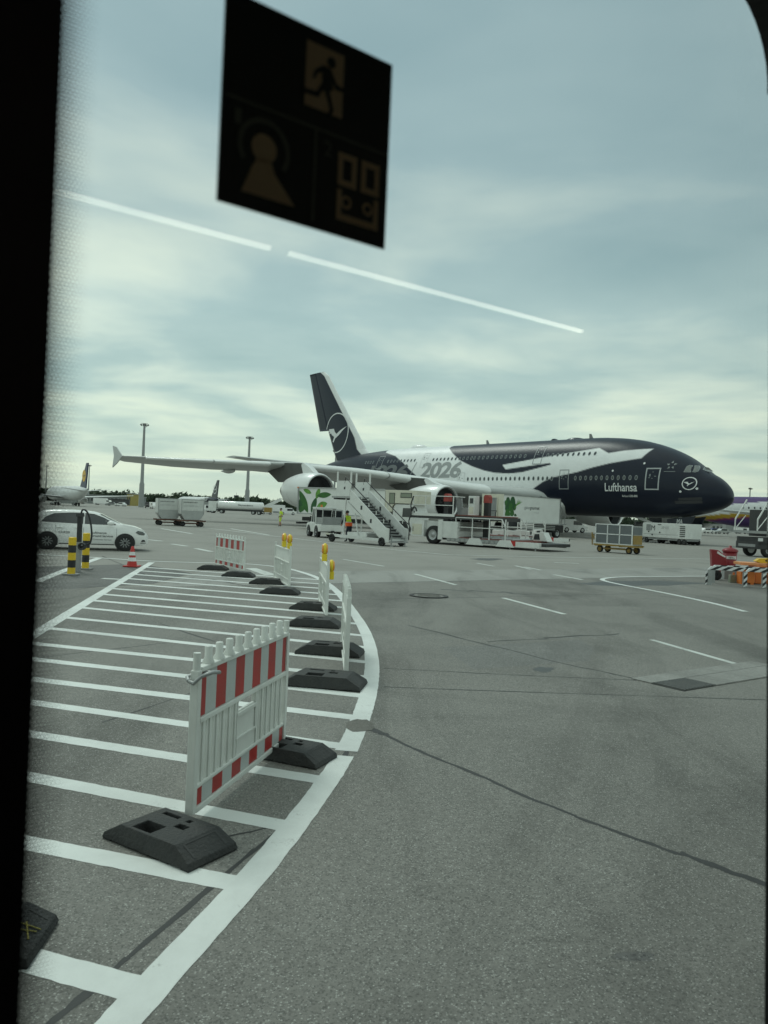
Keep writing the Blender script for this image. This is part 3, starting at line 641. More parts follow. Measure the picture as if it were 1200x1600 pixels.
def fin_place(me, off=.03):
    bm = bmesh.new(); bm.from_mesh(me)
    for f_ in bm.faces[:]:
        c_ = f_.calc_center_median(); s_, z_ = fc - c_.x * fr_, fz + c_.y * fr_
        if s_ > hinge(z_) and z_ < 14.6: bm.faces.remove(f_)
    for v in bm.verts:
        s_, z_ = fc - v.co.x * fr_, fz + v.co.y * fr_; v.co = Vector(loc(s_, fin_w(s_, z_) + off, z_))
    bm.to_mesh(me); bm.free(); return me
rg = ring_poly(.945, 1.0, 80); link('emblem_ring', fin_place(rg), MAT['whiteprint'], a380)
cr = flat_poly([(x, y) for x, y in CRANE]); cut_grid(cr, [-.7, -.5, -.3, -.1, .1, .3, .5], [-.4, -.2, 0, .1, .2]); link('crane_emblem', fin_place(cr), MAT['whiteprint'], a380)
# --- engines
def engine(l, s, z, side):
    e = MB(); o = loc(s, side * l, z)
    e.lathe([(-x, r_) for x, r_ in [(.35, 1.52), (.12, 1.56), (.02, 1.63), (0, 1.69), (.04, 1.76)]], o, 'x', 48); lip = MB(); lip.v, lip.f, lip.sm, lip.mi = e.v, e.f, e.sm, e.mi
    nac = MB(); nac.lathe([(-x, r_) for x, r_ in [(.04, 1.76), (.25, 1.84), (.8, 1.91), (1.6, 1.95), (2.6, 1.93), (3.8, 1.80), (4.9, 1.58), (5.5, 1.42), (5.5, 1.36), (5.0, 1.40)]], o, 'x', 48)
    eo = nac.build('engine', MAC, a380); lip.build('inlet_lip', MLIP, eo)
    d_ = MB(); d_.lathe([(-x, r_) for x, r_ in [(.35, 1.52), (.8, 1.49), (1.5, 1.5), (1.55, .02)]], o, 'x', 40); d_.build('inlet_duct', pmat('inlet_duct_grey', (.07, .075, .08), .5, .2, .1, 2), eo)
    sp = MB(); sp.lathe([(-x, r_) for x, r_ in [(.75, .02), (.95, .2), (1.2, .36), (1.45, .46)]], o, 'x', 24); sp.build('spinner', MAT['dark'], eo)
    fb = MB()
    for i in range(24):
        a = 2 * math.pi * i / 24; p = lambda r_, da, x: (o[0] - x, o[1] + r_ * math.cos(a + da), o[2] + r_ * math.sin(a + da))
        fb.add([p(.44, -.1, 1.25), p(1.47, -.05, 1.15), p(1.47, .16, 1.4), p(.44, .16, 1.45)], [(0, 1, 2, 3)])
    fb.build('fan_blades', MAT['dark'], eo)
    co = MB(); co.lathe([(-x, r_) for x, r_ in [(4.6, 1.1), (5.6, 1.05), (6.8, .72), (6.9, .5), (7.9, .08)]], o, 'x', 28); co.build('core_nozzle', MPYL, eo)
    _, ws, wz, ch, t, tw = wing_at(l); lz = wz + .12
    y0, y1 = o[1] - .28, o[1] + .28
    py = MB(); py.prism([(-q[0], q[1]) for q in [(s + 1.3, z + 1.78), (s + 2.9, lz - .15), (ws + .2, lz), (ws + 1.6, wz - .45), (ws + 3.8, wz - .75), (ws + 1.4, z + .95), (s + 5.2, z + 1.1), (s + 3.6, z + 1.7)]], 'y', y0, y1); py.build('pylon', MPYL, eo)
    pf = MB(); pf.prism([(-q[0], q[1]) for q in [(s + .95, z + 1.9), (s + 1.9, lz - .55), (s + 3.0, lz - .05), (s + 3.4, lz - .3), (s + 3.0, z + 1.86)]], 'y', y0 - .06, y1 + .06); pf.build('pylon_fairing', MAC, eo, .06)
for side in (1, -1):
    engine(14.9, 22.9, 3.08, side); engine(25.7, 30.4, 3.72, side)
# --- landing gear
def gear(s, l, n, r_, ztop, name='main_gear'):
    b_ = MB(); b_.cyl(loc(s, l, r_), loc(s, l, ztop), .2, n=12); b_.bar(loc(s - (n - 1) * .85, l, r_), loc(s + (n - 1) * .85, l, r_), .25); b_.bar(loc(s, l, 1.6), loc(s + 1.6, l, ztop), .12); g = b_.build(name, MAT['steel'], a380)
    for i in range(n):
        for q in (-1, 1):
            x = -(s + (i - (n - 1) / 2) * 1.7); y = -l + q * .62
            t_ = MB(); t_.lathe([(-.22, r_ * .5), (-.22, r_ * .9), (-.14, r_), (.14, r_), (.22, r_ * .9), (.22, r_ * .5), (.18, .01)], (x, y, r_), 'y', 20); t_.lathe([(-.22, r_ * .5), (-.18, .01)], (x, y, r_), 'y', 20); t_.build('wheel', MAT['rubber'], g)
for side in (1, -1): gear(33.5, side * 6.2, 2, .7, 4.2); gear(36.8, side * 2.6, 3, .7, 2.6)
gear(5.3, 0, 1, .62, 3.0, 'nose_gear')
for side in (1, -1):
    b_ = MB(); b_.prism([(-3.1, 2.75), (-6.1, 2.35), (-6.1, 1.55), (-3.6, 1.85)], 'y', -side * .92, -side * .99); gd = b_.build('nose_gear_door', MNAVY, a380)
me = fit_text('MA', .62, .42, .1, .02); place_mesh(me, lambda x, y: loc(5.05 - x, 1.0, 1.98 + y)); link('door_lettering', me, MAT['whiteprint'], a380)
# --- roof aerials
for px, s_ in ((765, None), (927, None), (576, None)):
    s_ = on_lat(px, 690, 0)[0]; zt = float(f_top(s_)); b_ = MB(); b_.prism([(-s_, zt - .05), (-s_ - .5, zt - .05), (-s_ - .55, zt + .5), (-s_ - .3, zt + .5)], 'y', -.04, .04); b_.build('blade_aerial', MAT['grey'], a380)
for px, ln, hh, m_ in ((655, 3.6, .5, MAC), (899, 2.6, .18, MNAVY), (867, .5, .2, MNAVY)):
    s_ = on_lat(px, 692, 0)[0]; zt = float(f_top(s_)); rows = []
    for q in np.linspace(0, 1, 9): rows.append([loc(s_ + (q - .5) * ln, .7 * math.cos(a) * max(.05, math.sin(math.pi * q) ** .6), zt - .1 + (hh + .1) * math.sin(a) * math.sin(math.pi * q) ** .6) for a in np.linspace(0, math.pi, 9)])
    b_ = MB(); b_.grid(rows, True); b_.build('antenna_dome', m_, a380)
# ================================================================== BARRIERS, FEET, LAMPS
MPL = pmat('white_barrier_plastic', (.72, .735, .70), .45, 0, .08, 5, 0, 0, .22); MFOIL = pmat('white_reflective_foil', (.50, .53, .52), .35, 0, .05, 30)
MREDF = pmat('red_reflective_foil', (.42, .03, .026), .4, 0, .22, 9, 0, 0, .12); MFOOT = pmat('recycled_black_rubber', (.036, .037, .037), .75, 0, .35, 7, .5, 0, .25)
MLENS = pmat('amber_lens', (.80, .30, .015), .25, 0, .08, 20, 0, .4); MLAMP = pmat('yellow_lamp_plastic', (.78, .58, .03), .4, 0, .06, 9)
def barrier(name, label, a, b_, front, L=None, pegs=True, lamps=(), h=1.0, group='barrier fences along the curved line'):
    """a, b_: ground points of the two posts; front=+1 puts the striped face to local -y"""
    a, b_ = np.array(a), np.array(b_); d = b_ - a; L = float(np.linalg.norm(d)); ang = math.atan2(d[1], d[0])
    t = thing(name, label, 'barrier', (a[0], a[1], 0), ang, group); s = h * .945; W = .022
    for x in (0, L):
        p = MB(); p.b(x - .024, x + .024, -.024, .024, .07 * s, .90 * s); p.cyl((x, 0, .90 * s), (x, 0, 1.0 * s), .021, .021, 10)
        p.build('post', MPL, t, .006)
    n = 9
    if pegs:
        for i in range(1, n + 1):
            x = L * i / (n + 1); p = MB(); p.lathe([(0, .035), (.012, .035), (.035, .022), (.095, .022), (.1, .018), (.1, .001)], (x, 0, .912 * s), 'z', 10); p.build('top_peg', MPL, t)
    for z0, z1, w in ((.885, .915, .026), (.588, .62, .026), (.205, .228, .02), (.065, .10, .024)):
        p = MB(); p.b(.024, L - .024, -w, w, z0 * s, z1 * s); p.build('rail', MPL, t, .006)
    bs = -1 if front > 0 else 1
    for z0, z1 in ((.62, .885), (.10, .205)):
        p = MB(); p.b(.024, L - .024, -.009, .009, z0 * s, z1 * s); bd = p.build('stripe_board', MPL, t)
        if front:
            m = 10; u = (L - .06) / m
            for k_ in range(11):
                x0 = .03 + (k_ - .5) * u; x1 = x0 + u; x0, x1 = max(x0, .03), min(x1, L - .03)
                q = MB(); q.b(x0, x1, bs * .0125 - .0015, bs * .0125 + .0015, z0 * s + .004, z1 * s - .004); q.build('red_stripe' if k_ % 2 == 0 else 'white_stripe', MREDF if k_ % 2 == 0 else MFOIL, bd)
    ns = 15
    for i in range(ns):
        x = .05 + (L - .1) * (i + .5) / ns; mid = abs(i - ns // 2) <= 1
        q = MB()
        if mid:
            q.b(x - .045, x + .045, -.008, .008, .228 * s, .52 * s)
        else: q.b(x - .038, x + .038, -.006, .006, .228 * s, .588 * s); q.b(x - .012, x + .012, -.014, .014, .228 * s, .588 * s)
        q.build('slat', MPL, t)
    q = MB(); hx = L / 2; q.b(hx - .16, hx + .16, -.02, .02, .485 * s, .512 * s); q.b(hx - .16, hx + .16, -.018, .018, .33 * s, .348 * s); q.b(hx - .16, hx - .14, -.016, .016, .348 * s, .588 * s); q.b(hx + .14, hx + .16, -.016, .016, .348 * s, .588 * s); q.build('carry_handle', MPL, t, .004)
    for x, dz, oy in lamps:
        z = .93 * s + dz; q = MB(); q.b(x - .075, x + .075, oy - .045, oy + .045, z, z + .13); lo_ = q.build('warning_lamp', MLAMP, t, .012)
        q = MB(); q.lathe([(-.052, .02), (-.05, .07), (-.03, .088), (.03, .088), (.05, .07), (.052, .02), (.052, .001)], (x, oy, z + .215), 'y', 20); q.lathe([(-.052, .02), (-.052, .001)], (x, oy, z + .215), 'y', 20); q.build('lens', MLENS, lo_)
        q = MB(); q.lathe([(-.024, .088), (-.02, .102), (.02, .102), (.024, .088)], (x, oy, z + .215), 'y', 20); q.b(x - .03, x + .03, oy - .02, oy + .02, z + .125, z + .145); q.build('lens_rim', MLAMP, lo_)
    return t
def pocket_foot():
    b_ = MB(); X = [-.25, -.19, -.17, -.04, .0, .03, .07, .12, .16, .25]; Y = [-.185, -.16, -.03, .0, .03, .06, .10, .14, .185]
    def dep(i, j):
        x, y = (X[i] + X[i + 1]) / 2, (Y[j] + Y[j + 1]) / 2
        if -.17 < x < .0 and -.16 < y < -.03: return .04
        if .03 < x < .12 and .0 < y < .06: return .05
        if .03 < x < .07 and .10 < y < .14: return .07
        if -.19 < x < -.04 and .10 < y < .14: return .085
        return .12
    for i in range(len(X) - 1):
        for j in range(len(Y) - 1):
            z = dep(i, j); b_.add([(X[i], Y[j], z), (X[i + 1], Y[j], z), (X[i + 1], Y[j + 1], z), (X[i], Y[j + 1], z)], [(0, 1, 2, 3)])
            if i + 1 < len(X) - 1 and abs(dep(i + 1, j) - z) > 1e-6: z2 = dep(i + 1, j); b_.add([(X[i + 1], Y[j], z), (X[i + 1], Y[j + 1], z), (X[i + 1], Y[j + 1], z2), (X[i + 1], Y[j], z2)], [(0, 1, 2, 3)])
            if j + 1 < len(Y) - 1 and abs(dep(i, j + 1) - z) > 1e-6: z2 = dep(i, j + 1); b_.add([(X[i], Y[j + 1], z), (X[i + 1], Y[j + 1], z), (X[i + 1], Y[j + 1], z2), (X[i], Y[j + 1], z2)], [(0, 1, 2, 3)])
    lv = lambda k_: (((1, 1, .12), (.385 / .25, .205 / .185, .045)), ((.385 / .25, .205 / .185, .045), (1.6, .21 / .185, .012)))[k_]
    for k_ in (0, 1):
        (ax, ay, az), (bx, by, bz) = lv(k_)
        for sg in (-1, 1):
            for u, v in zip(X[:-1], X[1:]):
                nt = -.04 if (k_ == 0 and -.05 < (u + v) / 2 < .02) else 0
                b_.add([(u * ax, sg * .185 * ay, az), (v * ax, sg * .185 * ay, az), (v * bx, sg * .185 * by, bz), (u * bx, sg * .185 * by, bz)], [(0, 1, 2, 3)])
            for u, v in zip(Y[:-1], Y[1:]): b_.add([(sg * .25 * ax, u * ay, az), (sg * .25 * ax, v * ay, az), (sg * .25 * bx, v * by, bz), (sg * .25 * bx, u * by, bz)], [(0, 1, 2, 3)])
    me = b_.mesh('body'); bm = bmesh.new(); bm.from_mesh(me); bmesh.ops.remove_doubles(bm, verts=bm.verts, dist=1e-5); bmesh.ops.recalc_face_normals(bm, faces=bm.faces)
    bmesh.ops.bevel(bm, geom=[e for e in bm.edges if len(e.link_faces) == 2 and e.calc_face_angle(0) > .3], offset=.006, segments=2, profile=.6, affect='EDGES')
    for f_ in bm.faces: f_.smooth = False
    bm.to_mesh(me); bm.free(); b_ = MB(); b_.add([v.co[:] for v in me.vertices], [tuple(p.vertices) for p in me.polygons])
    for x in (-.36, -.18, 0, .18, .36): b_.b(x - .035, x + .035, -.205, .205, -.0, .013)
    return b_
foot_mesh = pocket_foot().mesh('body'); foot_mesh.materials.append(MFOOT)
emb = MB()
for sgn in (1,):
    p = lambda u, v: (sgn * (.25 + .135 * u), v, .12 - .075 * u + .003)
    emb.grid([[p(.12, -.13), p(.12, .13)], [p(.18, -.13), p(.18, .13)]], False); emb.grid([[p(.12, -.14), p(.88, -.14)], [p(.12, -.125), p(.88, -.125)]], False); emb.grid([[p(.12, .125), p(.88, .125)], [p(.12, .14), p(.88, .14)]], False)
emb_mesh = emb.mesh('raised_panel'); emb_mesh.materials.append(pmat('scuffed_rubber', (.055, .056, .056), .8, 0, .3, 9))
def foot(c, ang, label, sc=1.0):
    t = thing('ballast_block', label, 'ballast block', (c[0], c[1], .006), ang, 'rubber ballast blocks')
    t.scale = (sc, sc, sc)
    for n_, m, rz in (('body', foot_mesh, 0), ('raised_panel', emb_mesh, 0), ('raised_panel', emb_mesh, math.pi)):
        o = bpy.data.objects.new(n_, m); col.objects.link(o); o.parent = t; o.rotation_euler = (0, 0, rz)
    return t
def pang(a, b_): d = np.array(b_) - np.array(a); return math.atan2(d[1], d[0])
P1a, P1b = G(298, 1262, .1), G(440, 1152, .1)
barrier('barrier_fence', 'nearest red and white striped barrier, lock chain on its near post', P1a, P1b, 1)
P2a, P2b = G(541, 1046, .1), G(535, 1000, .1); barrier('barrier_fence', 'plain white backed barrier with pegs seen almost edge-on', P2a, P2b, 1)
P3a, P3b = G(510, 958, .1), G(499, 933, .1)
barrier('barrier_fence', 'narrow looking white barrier whose two yellow lamps stand unevenly', P3a, P3b, 0, pegs=False, lamps=((.12, -.24, -.055), (1.2, -.02, .0)))
P4a, P4b = G(452, 914, .1), G(429, 900, .1); barrier('barrier_fence', 'white barrier with two amber lamps side by side behind the striped one', P4a, P4b, 0, pegs=False, lamps=((.2, .0, .0), (.95, .0, 0)))
P5a, P5b = G(337, 879, .1), G(381, 889.5, .1); barrier('barrier_fence', 'farthest barrier, small and red and white striped, face on', P5a, P5b, 1)
cpts = [Vector((*P1a, 0)) + Vector(q) for q in ((-.03, -.05, .80), (.0, -.06, .79), (.04, -.06, .83), (.10, -.03, .85), (.12, .02, .84), (.06, .05, .83), (-.02, .05, .82), (-.05, .0, .81), (-.03, -.05, .80))]
ch = MB(); ch.tube(cpts, .011, 8); tag(ch.build('lock_chain', MAT['steel'], None), 'dull steel chain looped round the nearest barrier post', 'chain')
fa = lambda P, Q: pang(P, Q) + R(90)
foot(G(265, 1305, .05), R(-33), 'black rubber ballast block under the near post of the closest barrier', .80)
foot(G(452, 1172, .05), R(-24), 'black rubber ballast block at the far end of the closest barrier', .76)
foot(G(508, 1063, .05), R(-9), 'long black ballast block below the edge-on white barrier')
foot(G(516, 1015, .05), R(-8), 'black ballast block just behind the edge-on white barrier')
foot(G(492, 973, .05), R(-5), 'black ballast block at the near end of the unevenly lamped barrier')
foot(G(490, 948, .05), R(-5), 'black ballast block behind the unevenly lamped barrier')
foot(G(438, 924, .05), R(-2), 'black ballast block at the near end of the twin-lamp barrier')
foot(G(418, 909, .05), R(0), 'black ballast block at the far end of the twin-lamp barrier')
foot(G(373, 898, .05), R(0), 'black ballast block under the right end of the farthest striped barrier')
foot(G(333, 887.5, .05), R(0), 'black ballast block under the left end of the farthest striped barrier')
f0 = foot(G(-62, 1458, .05), R(4), 'black ballast block marked with yellow, cut off by the dark pillar', .8)
q = MB()
for a_, b2 in (((.29, -.05), (.36, .0)), ((.30, .03), (.35, -.08)), ((.28, .0), (.37, .03))):
    q.bar((a_[0], a_[1], .12 - .075 * (a_[0] - .25) / .135 + .006), (b2[0], b2[1], .12 - .075 * (b2[0] - .25) / .135 + .006), .007, .003)
q.build('yellow_mark', pmat('faded_yellow_chalk', (.26, .23, .05), .8), f0)
# ================================================================== BOLLARDS, POST, CONE
def bollard(px, py, h, label):
    c = G(px, py); t = thing('bollard', label, 'bollard', (c[0], c[1], .012), 0, 'yellow and black bollards'); r_ = .088; k = 5
    for i in range(k):
        b_ = MB(); b_.cyl((0, 0, h * i / k), (0, 0, h * (i + 1) / k), r_, n=24); b_.build('band', MAT['yellow'] if i % 2 == 0 else MAT['black'], t)
    b_ = MB(); b_.lathe([(0, .088), (.012, .075), (.014, .001)], (0, 0, h), 'z', 24); b_.build('cap', MAT['yellow'], t)
    b_ = MB(); b_.b(-.16, .16, -.13, .13, .0, .03); b_.build('base_plate', MAT['grey'], t)
bollard(111, 899, .86, 'nearer yellow and black bollard left of the charging post'); bollard(133, 890, .90, 'farther yellow and black bollard right of the charging post')
c = G(121.5, 894); t = thing('charging_post', 'slim dark charging post with hanging black cable between the bollards', 'charging post', (c[0], c[1], .012))
b_ = MB(); b_.b(-.055, .055, -.05, .05, 0, .72); b_.build('grey_base', MAT['grey'], t); b_ = MB(); b_.b(-.048, .048, -.045, .045, .722, 1.33); b_.build('column', MAT['black'], t)
b_ = MB(); b_.b(-.08, .08, -.07, .07, 1.33, 1.42); b_.build('head', MAT['dark'], t, .01)
b_ = MB(); b_.tube(catmull([(0.03, -.02, 1.42), (.07, -.05, 1.50), (.15, -.05, 1.49), (.22, -.04, 1.38), (.28, -.03, 1.15), (.31, -.03, .9), (.28, -.03, .72), (.2, -.04, .66)], 5), .022, 8); b_.build('cable', MAT['black'], t)
b_ = MB(); b_.lathe([(-.05, .09), (-.05, .05), (.05, .05), (.05, .09), (-.05, .09)], (.11, -.09, .62), 'y', 16); b_.bar((.2, -.06, .64), (.06, -.06, .6), .06); b_.build('plug_holster', MAT['black'], t)
c = G(206, 886); t = thing('traffic_cone', 'red and white striped traffic cone by the white car', 'traffic cone', (c[0], c[1], .012))
b_ = MB(); b_.b(-.19, .19, -.19, .19, 0, .035); b_.build('base', MAT['red'], t, .01)
zr = [(.035, .135), (.15, .115), (.25, .093), (.31, .082), (.40, .064), (.48, .05), (.53, .038), (.55, .03)]
for i, (a_, b2) in enumerate(zip(zr[:-1], zr[1:])):
    b_ = MB(); b_.cyl((0, 0, a_[0]), (0, 0, b2[0]), a_[1], b2[1], 20); b_.build('band', MAT['red'] if i in (0, 2, 4, 5, 6) else MAT['whiteprint'], t)
# ================================================================== WHITE HATCHBACK
def make_car():
    wr, wf = G(72, 858), G(196, 861); ang = pang(wr, wf); mid = (wr + wf) / 2; lft = np.array([-math.sin(ang), math.cos(ang)])
    c = mid + lft * .76; t = thing('hatchback_car', 'white five-door hatchback with dark lettering on its doors', 'car', (c[0], c[1], 0), ang)
    X = np.array([-2.0, -1.97, -1.9, -1.8, -1.65, -1.5, -1.3, -1.0, -.6, -.2, .2, .5, .7, .9, 1.08, 1.2, 1.4, 1.6, 1.8, 1.92, 2.0, 2.05, 2.07])
    top = smooth_interp([-2.0, -1.96, -1.9, -1.75, -1.5, -1.0, -.5, 0, .35, .7, 1.1, 1.2, 1.5, 1.8, 1.95, 2.03, 2.07], [.86, .95, 1.04, 1.22, 1.40, 1.455, 1.46, 1.44, 1.385, 1.22, 1.02, .985, .94, .84, .74, .64, .55])
    belt = smooth_interp([-2.0, -1.5, 0, 1.1, 1.6, 1.95, 2.07], [.80, .97, .93, .90, .84, .68, .52]); lowz = smooth_interp([-2, -1.8, -1.6, 1.6, 1.9, 2.07], [.36, .28, .2, .2, .22, .30])
    wid = smooth_interp([-2.0, -1.9, -1.6, -1.0, 0, 1.0, 1.5, 1.8, 1.95, 2.07], [.72, .80, .855, .875, .875, .87, .855, .79, .68, .50])
    rof = lambda x: float(np.interp(x, [-2, -1.6, -.8, .3, .9, 1.15, 1.2, 2.07], [.80, .72, .66, .66, .74, .80, .92, .93]))
    def sec(x):
        w, zt, zb, zl = float(wid(x)), float(top(x)), float(belt(x)), float(lowz(x)); r_ = rof(x); zt = max(zt, zb + .02)
        return [(w * .93, zl), (w * .985, zl + .08), (w, zl + (zb - zl) * .5), (w * .985, zb - .05), (w * .955, zb), (w * (r_ * .5 + .955 * .5), zb + (zt - zb) * .52), (w * r_ * 1.02, zt - .055 * min(1, (zt - zb) / .3)), (w * r_ * .8, zt - .012), (w * r_ * .4, zt), (0, zt + .004)]
    rows = []
    for x in X:
        q = sec(x); rows.append([(x, -y, z) for y, z in q] + [(x, y, z) for y, z in reversed(q[:-1])])
    b_ = MB(); b_.grid(rows, True); k = len(rows[0]); b_.add(rows[0], [tuple(range(k))]); b_.add(rows[-1], [tuple(range(k))]); b_.v = b_.v
    b_.build('body', MAT['clean'], t)
    def side_y(x, z):
        q = sec(x); ys = [p_[0] for p_ in q]; zs = [p_[1] for p_ in q]; return float(np.interp(z, zs, ys))
    def side_patch(name, poly, m, off=.008, parent=t, nx=8):
        me = flat_poly(poly); xs = [p_[0] for p_ in poly]; zs = [p_[1] for p_ in poly]; cut_grid(me, list(np.linspace(min(xs), max(xs), nx)[1:-1]), list(np.linspace(min(zs), max(zs), 6)[1:-1]))
        place_mesh(me, lambda x, z: (x, -side_y(x, z) - off, z)); return link(name, me, m, parent)
    side_patch('side_window', [(-1.50, 1.0), (-1.38, 1.17), (-1.12, 1.31), (-.6, 1.36), (-.14, 1.37), (-.14, .965), (-.6, .975)], MAT['glass'])
    side_patch('side_window', [(-.09, .965), (-.09, 1.365), (.22, 1.335), (.55, 1.21), (.95, .985), (.94, .955)], MAT['glass'])
    rows = [[(x, y, float(top(x)) + .006 - .02 * (y / .6) ** 2) for y in np.linspace(-.58 - .1 * (x - .4), .58 + .1 * (x - .4), 9)] for x in np.linspace(.42, 1.08, 7)]; q = MB(); q.grid(rows); q.build('windscreen', MAT['glass'], t)
    rows = [[(x, y, float(top(x)) + .006 - .02 * (y / .6) ** 2) for y in np.linspace(-.52, .52, 9)] for x in np.linspace(-1.88, -1.56, 5)]; q = MB(); q.grid(rows); q.build('rear_window', MAT['glass'], t)
    side_patch('headlight', [(1.62, .70), (1.70, .77), (1.86, .74), (1.96, .66), (1.92, .60), (1.74, .62)], pmat('headlight_glass', (.12, .13, .13), .12, .2, .2, 20))
    side_patch('fog_light', [(1.82, .36), (1.86, .43), (1.94, .43), (1.98, .36)], MAT['black']); side_patch('bumper_trim', [(1.80, .30), (1.80, .325), (1.99, .325), (1.99, .30)], MAT['black']); side_patch('sill_trim', [(-.9, .215), (-.9, .245), (.9, .245), (.9, .215)], MAT['black'])
    for x, z0, z1 in ((-.115, .28, .96), (.98, .30, .95), (-1.02, .62, .97)): side_patch('door_seam', [(x - .006, z0), (x + .006, z0), (x + .006, z1), (x - .006, z1)], MAT['grey'], .003, nx=3)
    for x in (-.32, -1.08 + .2): q = MB(); q.b(x - .1, x + .1, -side_y(x, .82) - .03, -side_y(x, .82) + .02, .80, .835); q.build('door_handle', MAT['clean'], t, .008)
    q = MB(); q.lathe([(-.12, .02), (-.10, .06), (0, .085), (.09, .07), (.12, .02)], (.78, -.98, 1.02), 'x', 14); q.build('mirror', MAT['clean'], t)
    q = MB(); q.cyl((-1.45, 0, 1.40), (-1.62, 0, 1.56), .008, n=6); q.build('aerial', MAT['black'], t); side_patch('tail_light', [(-1.93, .84), (-1.80, .87), (-1.72, .98), (-1.86, 1.0), (-1.95, .93)], MAT['red'])
    for x in (-1.275, 1.275):
        q = MB(); q.lathe([(0, .345), (0, .001)], (x, -.885, .315), 'y', 28); q.build('wheel_arch', MAT['black'], t)
        for sd in (-1, 1):
            w = wheel('wheel', t, x, sd * .80, .312, .205, sd, MAT['black'], .66, 28)
            sp = MB()
            for i in range(10):
                a = 2 * math.pi * i / 10; P = lambda r_, da: (x + r_ * math.cos(a + da), sd * .915, .312 + r_ * math.sin(a + da)); sp.add([P(.05, -.3), P(.18, -.08), P(.18, .08), P(.05, .3)], [(0, 1, 2, 3)])
            sp.build('spokes', MAT['grey'], w)
    t.scale = (1, 1, .955)
    def door_text(s_, x0, z0, w, h, m, off=.0):
        me = fit_text(s_, w, h, 0, .012); place_mesh(me, lambda x, z: (x0 + x, -side_y(x0 + x, z0 + z) - .006, z0 + z)); link('door_lettering', me, m, t)
    door_text('CLR20', -.92, .60, .36, .085, MAT['ink']); door_text('Lufthansa', .13, .615, .52, .085, MAT['ink']); door_text('Ground Services', .13, .50, .74, .085, MAT['ink']); door_text('Customer Service', .2, .38, .62, .06, MAT['inkgrey'])
make_car()
MAT['deckred2'] = pmat('weathered_red_paint', (.34, .055, .045), .6, 0, .2, 5)
# ================================================================== PEOPLE
def person(label, loc_, rz, J, radii, edges, seg_mat, mats, h_scale=1.0, group=None):
    t = thing('person', label, 'person', (loc_[0], loc_[1], 0), rz, group)
    me = bpy.data.meshes.new('body'); names = list(J); idx = {n: i for i, n in enumerate(names)}
    me.from_pydata([J[n] for n in names], [(idx[a], idx[b_]) for a, b_ in edges], []); o = bpy.data.objects.new('body', me); col.objects.link(o)
    o.modifiers.new('s', 'SKIN'); sv = me.skin_vertices[0].data
    for n in names: sv[idx[n]].radius = (radii.get(n, .05),) * 2
    sv[idx['pelvis']].use_root = True
    m2 = o.modifiers.new('d', 'SUBSURF'); m2.levels = m2.render_levels = 2; bpy.context.view_layer.update()
    r_ = bpy.data.meshes.new_from_object(o.evaluated_get(bpy.context.evaluated_depsgraph_get())); bpy.data.objects.remove(o)
    segs = [(Vector(J[a]), Vector(J[b_]), seg_mat(a, b_)) for a, b_ in edges]
    for p in r_.polygons:
        c_ = p.center; best = 9; mi = 0
        for a, b_, m in segs:
            d = b_ - a; u = max(0, min(1, (c_ - a).dot(d) / max(d.length_squared, 1e-9))); q = (c_ - a - d * u).length
            if q < best: best, mi = q, m
        p.material_index = mi; p.use_smooth = True
    link('body', r_, mats, t); t.scale = (h_scale,) * 3
    return t
